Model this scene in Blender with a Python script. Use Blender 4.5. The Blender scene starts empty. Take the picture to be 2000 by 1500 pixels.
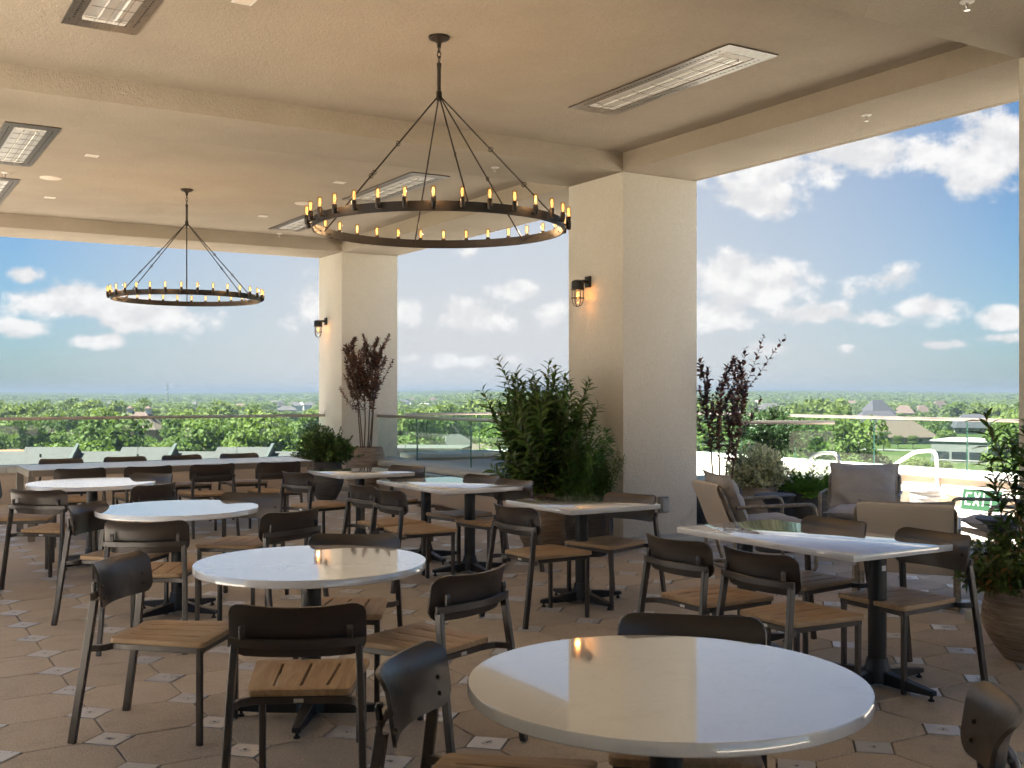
import bpy, bmesh, math, random
import numpy as np
from mathutils import Vector, Matrix, Euler
R = math.radians
random.seed(7); RNG = np.random.default_rng(7)
scene = bpy.context.scene
COL = scene.collection

# ------------------------------------------------------------------ camera, world, sun, exposure
F_PX, CAM_H, HZ = 2118.0, 1.563, 768.0           # focal length in photo pixels, eye height, horizon row
YAW = 31.5
SY, CY = math.sin(R(YAW)), math.cos(R(YAW))
cam = bpy.data.cameras.new('camera'); cam.sensor_width = 36; cam.lens = F_PX/2000*36
cam.shift_y = 18/2000; cam.clip_start = 0.05; cam.clip_end = 40000
cam.dof.use_dof = True; cam.dof.focus_distance = 9.0; cam.dof.aperture_fstop = 9.0
camo = bpy.data.objects.new('camera', cam); COL.objects.link(camo)
camo.location = (0, 0, CAM_H); camo.rotation_euler = (R(90), 0, R(-YAW))
scene.camera = camo

def at(px, d, z=0.0):                             # photo column + distance along the view axis -> world point
    l = (px-1000)*d/F_PX
    return Vector((l*CY+d*SY, -l*SY+d*CY, z))
def proj(X, Y, z):
    l = X*CY-Y*SY; d = X*SY+Y*CY
    return (1000+l*F_PX/d, HZ+(CAM_H-z)*F_PX/d, d) if d > .05 else (9e9, 9e9, d)

SUN_EL = 62.0
sun_h = Vector((-.88, .47)).normalized()
to_sun = Vector((sun_h.x*math.cos(R(SUN_EL)), sun_h.y*math.cos(R(SUN_EL)), math.sin(R(SUN_EL))))
sl = bpy.data.lights.new('sun', 'SUN'); sl.energy = 4.2; sl.angle = R(.53); sl.color = (1, .955, .88)
slo = bpy.data.objects.new('sun', sl); COL.objects.link(slo)
slo.rotation_euler = to_sun.to_track_quat('Z', 'Y').to_euler()

EXPOSURE = 3.1
vs = scene.view_settings
scene.display_settings.display_device = 'sRGB'
vs.view_transform = 'Standard'; vs.look = 'None'; vs.exposure = EXPOSURE; vs.gamma = 1.0; vs.use_curve_mapping = False

world = bpy.data.worlds.new('World'); scene.world = world; world.use_nodes = True
def build_world():
    nt = world.node_tree; N = nt.nodes; L = nt.links; N.clear()
    def nd(t, **k):
        n = N.new(t)
        for a, b in k.items(): setattr(n, a, b)
        return n
    def M(op, a, b=None, c=None, clamp=False):
        n = nd('ShaderNodeMath', operation=op, use_clamp=clamp)
        for i, v in enumerate((a, b, c)):
            if v is None: continue
            if isinstance(v, (int, float)): n.inputs[i].default_value = v
            else: L.new(v, n.inputs[i])
        return n.outputs[0]
    def VM(op, a, b):
        n = nd('ShaderNodeVectorMath', operation=op)
        for i, v in enumerate((a, b)):
            if isinstance(v, (tuple, list)): n.inputs[i].default_value = v
            else: L.new(v, n.inputs[i])
        return n
    def mixc(f, a, b):
        n = nd('ShaderNodeMix', data_type='RGBA')
        for s, v in ((0, f), (6, a), (7, b)):
            if isinstance(v, (int, float)): n.inputs[s].default_value = v
            elif isinstance(v, tuple): n.inputs[s].default_value = (*v, 1)
            else: L.new(v, n.inputs[s])
        return n.outputs[2]
    def smooth(v, a, b):
        n = nd('ShaderNodeMapRange', interpolation_type='SMOOTHSTEP')
        L.new(v, n.inputs[0]); n.inputs[1].default_value = a; n.inputs[2].default_value = b
        return n.outputs[0]
    out = nd('ShaderNodeOutputWorld'); bg = nd('ShaderNodeBackground'); bg.inputs[1].default_value = SKY_STRENGTH
    sky = nd('ShaderNodeTexSky', sky_type='NISHITA', sun_disc=False)
    sky.sun_elevation = R(SUN_EL); sky.sun_rotation = math.atan2(to_sun.x, to_sun.y)
    sky.air_density = 1.0; sky.dust_density = .6; sky.ozone_density = 2.0
    tc = nd('ShaderNodeTexCoord'); sep = nd('ShaderNodeSeparateXYZ'); L.new(tc.outputs['Generated'], sep.inputs[0])
    az = M('SUBTRACT', M('ARCTAN2', sep.outputs[0], sep.outputs[1]), R(YAW))      # compass angle from the terrace's view axis
    el = M('ARCSINE', sep.outputs[2])
    comb = nd('ShaderNodeCombineXYZ'); L.new(az, comb.inputs[0]); L.new(el, comb.inputs[1])
    # cumulus: blobs of the real sky (compass, height, half sizes in degrees), broken up by noise
    def sph(px, py, rx, ry, w=1.0):
        a = math.degrees(math.atan((px-1000)/F_PX)); h = math.hypot(F_PX, px-1000)
        return (a, math.degrees(math.atan((768-py)/h)), rx/h*57.3, ry/h*57.3, w)
    blobs = [sph(1455, 545, 150, 70, 1.25), sph(1400, 605, 90, 50, .9), sph(1415, 628, 70, 26), sph(1480, 385, 120, 52), sph(1700, 300, 260, 55, .9), sph(1930, 300, 110, 110, 1.0),
             sph(1570, 330, 200, 50, .8), sph(1720, 555, 80, 38, .8), sph(1590, 615, 100, 28, .9), sph(1690, 622, 90, 22, .7), sph(1820, 600, 90, 34, .9), sph(1965, 617, 60, 30, 1.0), sph(1500, 680, 60, 18, .8),
             sph(1655, 680, 24, 14, .9), sph(1840, 675, 50, 12, .7), sph(1960, 660, 60, 10, .5),
             sph(1005, 568, 66, 30, .95), sph(930, 622, 100, 46, 1.0), sph(1075, 618, 50, 44, .9), sph(805, 605, 50, 30, .8), sph(868, 703, 36, 20, 1.0), sph(940, 705, 60, 16, .7), sph(800, 700, 36, 14, .8), sph(915, 495, 30, 22, .6), sph(1000, 700, 40, 18, .6),
             sph(150, 590, 170, 46, 1.15), sph(280, 610, 130, 50, 1.05), sph(50, 540, 44, 26, .9), sph(185, 665, 70, 22, 1.0), sph(380, 615, 80, 40, .6), sph(600, 600, 60, 60, .7), sph(40, 640, 90, 26, .6), sph(500, 690, 60, 8, .4),
             (-60, 11, 20, 5, 1.0), (55, 11, 20, 5, 1.0), (120, 12, 30, 5, 1.), (-135, 12, 30, 5, 1.)]
    def field(shift):
        acc = None
        c2 = comb.outputs[0]
        for (a, e, ra, re, w) in blobs:
            s = VM('SUBTRACT', c2, (R(a), R(e), 0)).outputs[0]
            s = VM('MULTIPLY', s, (1/R(ra), 1/R(re), 0)).outputs[0]
            ln = VM('LENGTH', s, (0, 0, 0)).outputs['Value']
            v = M('MULTIPLY_ADD', ln, -w*.9, w)
            acc = v if acc is None else M('MAXIMUM', acc, v)
        nz = nd('ShaderNodeTexNoise', noise_dimensions='3D'); nz.inputs['Scale'].default_value = 24; nz.inputs['Detail'].default_value = 8; nz.inputs['Roughness'].default_value = .58; nz.inputs['Distortion'].default_value = .0
        st = VM('MULTIPLY', c2, (1, 1.2, 1)).outputs[0]; L.new(st, nz.inputs['Vector'])
        nz2 = nd('ShaderNodeTexNoise'); nz2.inputs['Scale'].default_value = 24; nz2.inputs['Detail'].default_value = 3; nz2.inputs['Roughness'].default_value = .58; nz2.inputs['Distortion'].default_value = .0
        L.new(VM('ADD', st, (-.004, R(.75), 0)).outputs[0], nz2.inputs['Vector'])
        return M('ADD', acc, M('MULTIPLY_ADD', nz.outputs[0], 2.1, -1.08)), nz.outputs[0], nz2.outputs[0]
    d0, n0, n1 = field(0)
    cov = M('MULTIPLY', smooth(d0, .12, .58), .95)
    lit = smooth(M('SUBTRACT', n0, n1), -.12, .16)                                  # tops brighter than bases
    # thin high veil, whitest in the middle of the view
    vn = nd('ShaderNodeTexNoise'); vn.inputs['Scale'].default_value = 1.6; vn.inputs['Detail'].default_value = 4; L.new(comb.outputs[0], vn.inputs['Vector'])
    lobe = M('SUBTRACT', 1, M('POWER', M('ABSOLUTE', M('DIVIDE', M('ADD', az, R(-.5)), R(25))), 2.2), clamp=True)
    low = M('SUBTRACT', 1, M('DIVIDE', el, R(32)), clamp=True)
    veil = M('MULTIPLY', M('MULTIPLY', lobe, low), M('MULTIPLY_ADD', vn.outputs[0], .5, .85), clamp=True)
    skyc = nd('ShaderNodeMix', data_type='RGBA', blend_type='MULTIPLY'); skyc.inputs[0].default_value = 1
    L.new(sky.outputs[0], skyc.inputs[6]); skyc.inputs[7].default_value = (*SKY_TINT, 1)
    base = mixc(veil, skyc.outputs[2], VEIL)
    cl = mixc(lit, CLOUD_D, CLOUD_L)
    col = mixc(cov, base, cl)
    L.new(col, bg.inputs[0]); L.new(bg.outputs[0], out.inputs[0])
SKY_STRENGTH = .05
SKY_TINT = (.176, .238, .292)
VEIL = (1.72, 1.74, 1.78)
CLOUD_D = (1.92, 1.91, 1.92); CLOUD_L = (2.42, 2.38, 2.34)
build_world()
world.cycles.sampling_method = 'MANUAL'; world.cycles.sample_map_resolution = 512

scene.render.engine = 'CYCLES'
cy = scene.cycles
cy.use_denoising = True
cy.use_adaptive_sampling = True; cy.adaptive_threshold = .025; cy.adaptive_min_samples = 16
try: cy.denoiser = 'OPENIMAGEDENOISE'
except Exception: pass
cy.max_bounces = 10; cy.diffuse_bounces = 6; cy.glossy_bounces = 4; cy.transmission_bounces = 4; cy.transparent_max_bounces = 24; cy.volume_bounces = 0
cy.caustics_reflective = False; cy.caustics_refractive = False; cy.sample_clamp_indirect = 5.0

# ------------------------------------------------------------------ materials
MATS = {}
class NT:
    def __init__(s, name):
        m = bpy.data.materials.new(name); m.use_nodes = True; s.m = m; s.nt = m.node_tree; s.N = s.nt.nodes; s.L = s.nt.links
        s.b = s.N['Principled BSDF']; s.o = s.N['Material Output']; s._tc = None; MATS[name] = m
    def nd(s, t, **k):
        n = s.N.new(t)
        for a, b in k.items(): setattr(n, a, b)
        return n
    def put(s, sock, v):
        if isinstance(v, (int, float)): sock.default_value = v
        elif isinstance(v, (tuple, list)):
            try: sock.default_value = v if len(v) == len(sock.default_value) else (*v, 1)
            except TypeError: sock.default_value = v
        else: s.L.new(v, sock)
    def base(s, col=None, rough=None, metal=None, spec=None, **k):
        if col is not None: s.put(s.b.inputs['Base Color'], col)
        if rough is not None: s.put(s.b.inputs['Roughness'], rough)
        if metal is not None: s.put(s.b.inputs['Metallic'], metal)
        if spec is not None: s.put(s.b.inputs['Specular IOR Level'], spec)
        for a, v in k.items(): s.put(s.b.inputs[a.replace('_', ' ')], v)
        return s
    def co(s, which='Object', scale=(1, 1, 1)):
        if s._tc is None: s._tc = s.nd('ShaderNodeTexCoord')
        if scale == (1, 1, 1): return s._tc.outputs[which]
        mp = s.nd('ShaderNodeMapping'); mp.inputs['Scale'].default_value = scale; s.L.new(s._tc.outputs[which], mp.inputs['Vector']); return mp.outputs[0]
    def geo(s, scale=(1, 1, 1)):
        g = s.nd('ShaderNodeNewGeometry')
        mp = s.nd('ShaderNodeMapping'); mp.inputs['Scale'].default_value = scale; s.L.new(g.outputs['Position'], mp.inputs['Vector']); return mp.outputs[0]
    def noise(s, vec, scale=5, detail=4, rough=.5, dist=0):
        n = s.nd('ShaderNodeTexNoise'); s.L.new(vec, n.inputs['Vector']); n.inputs['Scale'].default_value = scale; n.inputs['Detail'].default_value = detail
        n.inputs['Roughness'].default_value = rough; n.inputs['Distortion'].default_value = dist; return n.outputs[0]
    def ramp(s, v, a, b, lo=0., hi=1.):
        n = s.nd('ShaderNodeMapRange'); s.L.new(v, n.inputs[0])
        for i, x in enumerate((a, b, lo, hi)): n.inputs[i+1].default_value = x
        return n.outputs[0]
    def mix(s, f, a, b, blend='MIX'):
        n = s.nd('ShaderNodeMix', data_type='RGBA', blend_type=blend)
        s.put(n.inputs[0], f); s.put(n.inputs[6], a); s.put(n.inputs[7], b); return n.outputs[2]
    def math(s, op, a, b=0.):
        n = s.nd('ShaderNodeMath', operation=op); s.put(n.inputs[0], a); s.put(n.inputs[1], b); return n.outputs[0]
    def bump(s, h, strength=.3, dist=.01):
        n = s.nd('ShaderNodeBump'); n.inputs['Strength'].default_value = strength; n.inputs['Distance'].default_value = dist
        s.L.new(h, n.inputs['Height']); s.L.new(n.outputs[0], s.b.inputs['Normal']); return n
    def rnd(s):
        o = s.nd('ShaderNodeObjectInfo'); g = s.nd('ShaderNodeNewGeometry')
        return s.math('FRACT', s.math('ADD', o.outputs['Random'], g.outputs['Random Per Island']))

def stucco(name, col, dark, strength=.55):
    t = NT(name); v = t.geo(); n1 = t.noise(v, 95, 4, .6); n2 = t.noise(v, 1.3, 4, .6); n3 = t.noise(v, 38, 3, .6)
    c = t.mix(t.ramp(n2, .35, .7), col, dark)
    c = t.mix(t.ramp(n1, .35, .6, .22, 0), c, tuple(x*.6 for x in col)); c = t.mix(t.ramp(n3, .35, .6, .16, 0), c, tuple(x*.65 for x in col))
    t.base(c, .9, spec=.2); t.bump(t.math('ADD', n1, n3), strength, .016)
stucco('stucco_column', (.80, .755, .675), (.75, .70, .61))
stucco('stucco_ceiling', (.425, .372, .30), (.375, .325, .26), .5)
stucco('stucco_parapet', (.62, .52, .42), (.57, .47, .37), .4)
t = NT('paver'); v = t.geo(); sp = t.noise(v, 105, 3, .75); big = t.noise(v, 1.1, 4, .6); r = t.rnd()
c = t.mix(r, (.55, .485, .40), (.455, .398, .325)); c = t.mix(t.ramp(big, .35, .7, 0, .6), c, (.49, .43, .35))
c = t.mix(t.ramp(sp, .575, .64, 0, .75), c, (.74, .67, .57)); c = t.mix(t.ramp(sp, .42, .34, 0, .8), c, (.2, .155, .11)); gr = t.noise(v, 5, 5, .7); c = t.mix(t.ramp(gr, .5, .72, 0, .38), c, (.24, .19, .145))
t.base(c, t.ramp(big, .3, .7, .5, .72), spec=.35); t.bump(sp, .25, .004)
t = NT('joint_sand'); t.base(t.mix(t.noise(t.geo(), 60, 3), (.06, .045, .03), (.12, .09, .06)), .95)
t = NT('metal_cap'); v = t.geo(); n = t.noise(v, 14, 4, .6); s_ = t.noise(t.geo((3, 220, 3)), 8, 2)
t.base(t.mix(n, (.56, .565, .58), (.70, .70, .71)), t.ramp(n, .3, .7, .25, .45), .3); t.bump(s_, .08, .002)
t = NT('bronze'); n = t.noise(t.co(), 40, 3); t.base(t.mix(n, (.031, .0225, .0175), (.045, .033, .026)), t.ramp(n, .3, .7, .30, .42), 0.0, spec=.8); t.bump(t.noise(t.co(), 900, 1), .05, .001)
t = NT('teak'); o = t.nd('ShaderNodeObjectInfo'); v = t.nd('ShaderNodeVectorMath', operation='ADD'); t.L.new(t.co('Object', (26, 2.4, 26)), v.inputs[0])
sc_ = t.nd('ShaderNodeVectorMath', operation='SCALE'); sc_.inputs[0].default_value = (17, 31, 7); t.L.new(o.outputs['Random'], sc_.inputs['Scale']); t.L.new(sc_.outputs[0], v.inputs[1])
w = t.noise(v.outputs[0], 1.0, 6, .62, 1.6); f = t.noise(t.co('Object', (300, 12, 300)), 1.5, 3)
c = t.mix(t.ramp(w, .3, .7), (.32, .20, .105), (.56, .40, .235)); c = t.mix(t.ramp(f, .35, .7, 0, .35), c, (.40, .25, .13)); c = t.mix(t.ramp(o.outputs['Random'], 0, 1, 0, .25), c, (.52, .38, .24))
t.base(c, .52, spec=.35); t.bump(w, .12, .002)
t = NT('quartz'); v = t.geo(); w = t.noise(v, 2.2, 9, .65, 2.2); sp = t.noise(v, 9, 5, .7)
vein = t.math('ABSOLUTE', t.math('SUBTRACT', w, .5)); c = t.mix(t.ramp(vein, 0, .012, .22, 0), (.80, .81, .82), (.60, .59, .57)); c = t.mix(t.ramp(sp, .56, .70, 0, .3), c, (.66, .63, .58))
t.base(c, .06, spec=1.0, Coat_Weight=1.0, Coat_Roughness=.03, Coat_IOR=1.7)
t = NT('table_grey'); t.base(t.mix(t.noise(t.geo(), 8, 3), (.62, .63, .66), (.68, .69, .72)), .22, spec=.9)
t = NT('table_frame'); t.base((.27, .235, .20), .45, .4)
t = NT('black_metal'); n = t.noise(t.co(), 30, 3); t.base((.017, .018, .02), t.ramp(n, .3, .7, .36, .5), spec=.5)
t = NT('white_sticker'); t.base((.78, .78, .78), .5)
t = NT('tag_metal'); t.base((.7, .7, .68), .3, .8)
t = NT('galvanized'); n = t.noise(t.co(), 22, 5, .7); t.base(t.mix(t.ramp(n, .35, .65), (.20, .17, .13), (.40, .36, .30)), t.ramp(n, .3, .7, .3, .5), .65)
t = NT('stainless'); n = t.noise(t.geo((.5, .5, 90)), 6, 3); t.base((.62, .60, .58), t.ramp(n, .3, .7, .22, .36), 1.0)
t = NT('rail_metal'); n = t.noise(t.geo(), 3, 3); t.base(t.mix(n, (.40, .34, .29), (.52, .47, .43)), t.ramp(n, .3, .7, .3, .42), .8)
t = NT('white_pipe'); n = t.noise(t.co(), 30, 3); t.base(t.mix(n, (.66, .66, .64), (.74, .73, .70)), .35, .3)
t = NT('cap_concrete'); n = t.noise(t.geo(), 6, 6, .65); f = t.noise(t.geo(), 90, 2); t.base(t.mix(n, (.44, .47, .44), (.56, .58, .55)), .6, spec=.4); t.bump(f, .15, .003)
t = NT('cap_white'); n = t.noise(t.geo(), 5, 6, .65); t.base(t.mix(n, (.70, .67, .63), (.78, .75, .71)), .65)
t = NT('deck'); n = t.noise(t.geo(), 3, 6, .65); f = t.noise(t.geo(), 120, 2); t.base(t.mix(n, (.44, .38, .32), (.52, .46, .40)), .75); t.bump(f, .15, .003)
t = NT('dark_fascia'); t.base((.035, .036, .04), .5)
t = NT('canvas'); w = t.noise(t.co('Object', (1, 1, 1)), 420, 1); n = t.noise(t.co(), 5, 4); t.base(t.mix(n, (.60, .535, .45), (.66, .59, .50)), .85, spec=.15, Sheen_Weight=.2); t.bump(w, .2, .002)
def fabric(name, a, b):
    t = NT(name); wx = t.noise(t.co('Object', (1, 7, 7)), 90, 2); wz = t.noise(t.co('Object', (7, 1, 1)), 90, 2)
    t.base(t.mix(t.ramp(t.math('ADD', wx, wz), .8, 1.2), a, b), .92, spec=.1, Sheen_Weight=.3); t.bump(t.math('ADD', wx, wz), .35, .003)
fabric('grey_fabric', (.34, .328, .32), (.58, .562, .548))
def pot(name, a, b, sx):
    t = NT(name); n = t.noise(t.geo((1.6, 1.6, 24)), 3, 5, .7, .4); m = t.noise(t.geo(), 5, 4)
    c = t.mix(t.ramp(n, .32, .66), a, b); c = t.mix(t.ramp(m, .4, .7, 0, .3), c, a); t.base(c, .8, spec=.25); t.bump(n, .9, .012)
pot('pot_tan', (.21, .16, .12), (.50, .41, .33), 1); pot('pot_dark', (.035, .035, .037), (.085, .083, .083), 1); pot('pot_grey', (.075, .073, .07), (.15, .145, .14), 1)
t = NT('stone_table'); t.base(t.mix(t.noise(t.co(), 20, 4), (.055, .058, .064), (.085, .09, .098)), .62)
t = NT('soil'); n = t.noise(t.geo(), 40, 4); t.base(t.mix(n, (.03, .02, .013), (.08, .055, .035)), .95); t.bump(n, .6, .02)
def leaf(name, a, b, rough=.45, trans=.25, c3=None, f3=.0):
    t = NT(name); r = t.rnd(); c = t.mix(r, a, b)
    if c3: c = t.mix(t.ramp(t.math('FRACT', t.math('MULTIPLY', r, 7.31)), 1-f3, 1-f3+.02), c, c3)
    t.base(c, rough, spec=.4)
    tr = t.nd('ShaderNodeBsdfTranslucent'); t.put(tr.inputs[0], t.mix(.5, c, tuple(min(1, x*1.8) for x in b)))
    mx = t.nd('ShaderNodeMixShader'); mx.inputs[0].default_value = trans; t.L.new(t.b.outputs[0], mx.inputs[1]); t.L.new(tr.outputs[0], mx.inputs[2]); t.L.new(mx.outputs[0], t.o.inputs[0])
    return t
leaf('laurel_leaf', (.055, .115, .022), (.125, .215, .048), .3)
leaf('nandina_leaf', (.055, .11, .022), (.115, .19, .04), .35, .25, (.30, .16, .05), .14)
leaf('shrub_leaf', (.045, .10, .02), (.10, .175, .035), .4, .25, (.20, .20, .04), .12)
leaf('purple_leaf', (.09, .046, .035), (.19, .10, .072), .4, .25, (.24, .08, .05), .12)
leaf('purple_leaf_violet', (.075, .036, .034), (.17, .085, .07), .36, .25)
leaf('podocarpus_leaf', (.040, .105, .02), (.085, .19, .04), .4)
leaf('yew_leaf', (.018, .048, .013), (.045, .092, .025), .5)
leaf('spruce_leaf', (.07, .17, .012), (.15, .28, .02), .5, .3)
leaf('variegated_leaf', (.16, .22, .07), (.64, .62, .34), .45, .25, (.74, .72, .50), .5)
t = NT('bark'); n = t.noise(t.co('Object', (12, 12, 2)), 4, 4); t.base(t.mix(n, (.09, .055, .035), (.20, .13, .085)), .85)
t = NT('tree_bark'); t.base((.10, .075, .055), .9)
def treeleaf(name, a, b):
    t = NT(name); o = t.nd('ShaderNodeObjectInfo'); g = t.nd('ShaderNodeNewGeometry')
    c = t.mix(o.outputs['Random'], a, b); c = t.mix(t.ramp(g.outputs['Random Per Island'], 0, 1, 0, .5), c, tuple(x*1.25 for x in b))
    t.base(c, .7, spec=.2)
    tr = t.nd('ShaderNodeBsdfTranslucent'); t.put(tr.inputs[0], t.mix(.5, c, (.16, .24, .03)))
    mx = t.nd('ShaderNodeMixShader'); mx.inputs[0].default_value = .3; t.L.new(t.b.outputs[0], mx.inputs[1]); t.L.new(tr.outputs[0], mx.inputs[2]); t.L.new(mx.outputs[0], t.o.inputs[0])
treeleaf('tree_leaf', (.030, .068, .016), (.108, .152, .03))
treeleaf('wood_leaf', (.030, .062, .018), (.098, .138, .032))
t = NT('grass'); v = t.geo(); n = t.noise(v, .012, 5, .6); f = t.noise(v, .35, 4, .7)
c = t.mix(t.ramp(n, .38, .62), (.020, .036, .009), (.045, .066, .019)); c = t.mix(t.ramp(f, .3, .7, 0, .6), c, (.032, .052, .014)); t.base(c, .9, spec=.1)
t = NT('bounce_concrete'); n = t.noise(t.geo(), .5, 5, .6); t.base(t.mix(n, (.26, .235, .205), (.34, .31, .27)), .9)
t = NT('asphalt'); t.base(t.mix(t.noise(t.geo(), 2, 4), (.10, .10, .10), (.16, .155, .15)), .9)
def shingle(name, a, b):
    t = NT(name); w = t.nd('ShaderNodeTexBrick'); t.L.new(t.co('Object', (1, 1, 1)), w.inputs['Vector']); w.inputs['Scale'].default_value = 1.5; w.inputs['Color1'].default_value = (*a, 1); w.inputs['Color2'].default_value = (*b, 1)
    w.inputs['Mortar'].default_value = (*[x*.55 for x in a], 1); w.inputs['Mortar Size'].default_value = .03; w.inputs['Row Height'].default_value = .25; w.inputs['Brick Width'].default_value = .6
    n = t.noise(t.co(), .6, 4); t.base(t.mix(t.ramp(n, .3, .7, 0, .4), w.outputs['Color'], tuple(x*.85 for x in b)), .9, spec=.15)
shingle('shingle_grey', (.066, .067, .066), (.085, .085, .082)); shingle('shingle_dark', (.045, .048, .055), (.065, .068, .075)); shingle('shingle_tan', (.10, .078, .062), (.125, .098, .078)); shingle('shingle_red', (.20, .11, .065), (.24, .145, .09))
def flat(name, col, rough=.7, **k):
    t = NT(name); n = t.noise(t.co(), .8, 4); t.base(t.mix(n, tuple(x*.92 for x in col), col), rough, **k)
flat('wall_white', (.45, .45, .43)); flat('wall_cream', (.30, .27, .23)); flat('wall_brick', (.33, .17, .11)); flat('trim_white', (.5, .5, .49)); flat('trim_green', (.05, .062, .057)); flat('roof_membrane', (.072, .075, .069)); flat('wall_sage', (.19, .20, .185))
flat('dark_glass', (.03, .035, .04), .15); flat('brick_red', (.30, .11, .07)); flat('tower_steel', (.42, .44, .46), .5); flat('white_plastic', (.42, .42, .415), .4); flat('sign_green', (.008, .055, .02), .5); flat('print_blue', (.03, .09, .35), .5); flat('print_red', (.45, .05, .05), .5); flat('grey_box', (.34, .36, .38), .45); flat('sprinkler_white', (.72, .70, .66), .5); flat('speaker_white', (.70, .64, .55), .6)
t = NT('glass_panel'); tp = t.nd('ShaderNodeBsdfTransparent'); tp.inputs[0].default_value = (.90, .955, .925, 1); gl = t.nd('ShaderNodeBsdfGlossy'); gl.inputs['Roughness'].default_value = .0
fr = t.nd('ShaderNodeFresnel'); fr.inputs[0].default_value = 1.45; mx = t.nd('ShaderNodeMixShader'); gb = t.nd('ShaderNodeNewGeometry'); t.L.new(t.math('MULTIPLY', fr.outputs[0], t.math('SUBTRACT', 1., gb.outputs['Backfacing'])), mx.inputs[0]); t.L.new(tp.outputs[0], mx.inputs[1]); t.L.new(gl.outputs[0], mx.inputs[2]); t.L.new(mx.outputs[0], t.o.inputs[0])
t = NT('glass_edge'); t.base((.10, .22, .18), .15, spec=.6)
t = NT('bulb_glass'); tp = t.nd('ShaderNodeBsdfTransparent'); tp.inputs[0].default_value = (1, .86, .68, 1); gl = t.nd('ShaderNodeBsdfGlossy'); gl.inputs['Roughness'].default_value = .02
fr = t.nd('ShaderNodeFresnel'); fr.inputs[0].default_value = 1.45; mx = t.nd('ShaderNodeMixShader'); gb = t.nd('ShaderNodeNewGeometry'); t.L.new(t.math('MULTIPLY', fr.outputs[0], t.math('SUBTRACT', 1., gb.outputs['Backfacing'])), mx.inputs[0]); t.L.new(tp.outputs[0], mx.inputs[1]); t.L.new(gl.outputs[0], mx.inputs[2]); t.L.new(mx.outputs[0], t.o.inputs[0])
t = NT('lamp_glass'); tp = t.nd('ShaderNodeBsdfTransparent'); tp.inputs[0].default_value = (.97, .95, .92, 1); gl = t.nd('ShaderNodeBsdfGlossy'); gl.inputs['Roughness'].default_value = .03
fr = t.nd('ShaderNodeFresnel'); fr.inputs[0].default_value = 1.35; mx = t.nd('ShaderNodeMixShader'); gb = t.nd('ShaderNodeNewGeometry'); t.L.new(t.math('MULTIPLY', fr.outputs[0], t.math('SUBTRACT', 1., gb.outputs['Backfacing'])), mx.inputs[0]); t.L.new(tp.outputs[0], mx.inputs[1]); t.L.new(gl.outputs[0], mx.inputs[2]); t.L.new(mx.outputs[0], t.o.inputs[0])
t = NT('filament'); t.base((0, 0, 0), 1); t.put(t.b.inputs['Emission Color'], (1, .46, .13)); t.b.inputs['Emission Strength'].default_value = .6
t = NT('iron'); n = t.noise(t.co(), 25, 3); t.base(t.mix(n, (.022, .017, .014), (.035, .026, .02)), t.ramp(n, .3, .7, .4, .55), .3)
t = NT('lamp_bronze'); t.base((.035, .037, .037), .42, .5)
t = NT('heater_frame'); n = t.noise(t.geo((40, 1, 1)), 6, 3); t.base((.25, .23, .205), t.ramp(n, .3, .7, .26, .36), .85)
t = NT('heater_reflector'); t.base((.9, .89, .87), .38, .85)
t = NT('heater_tube'); t.base((.75, .74, .72), .2, spec=.7)
t = NT('heater_inside'); t.base((.02, .02, .02), .6)

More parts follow.
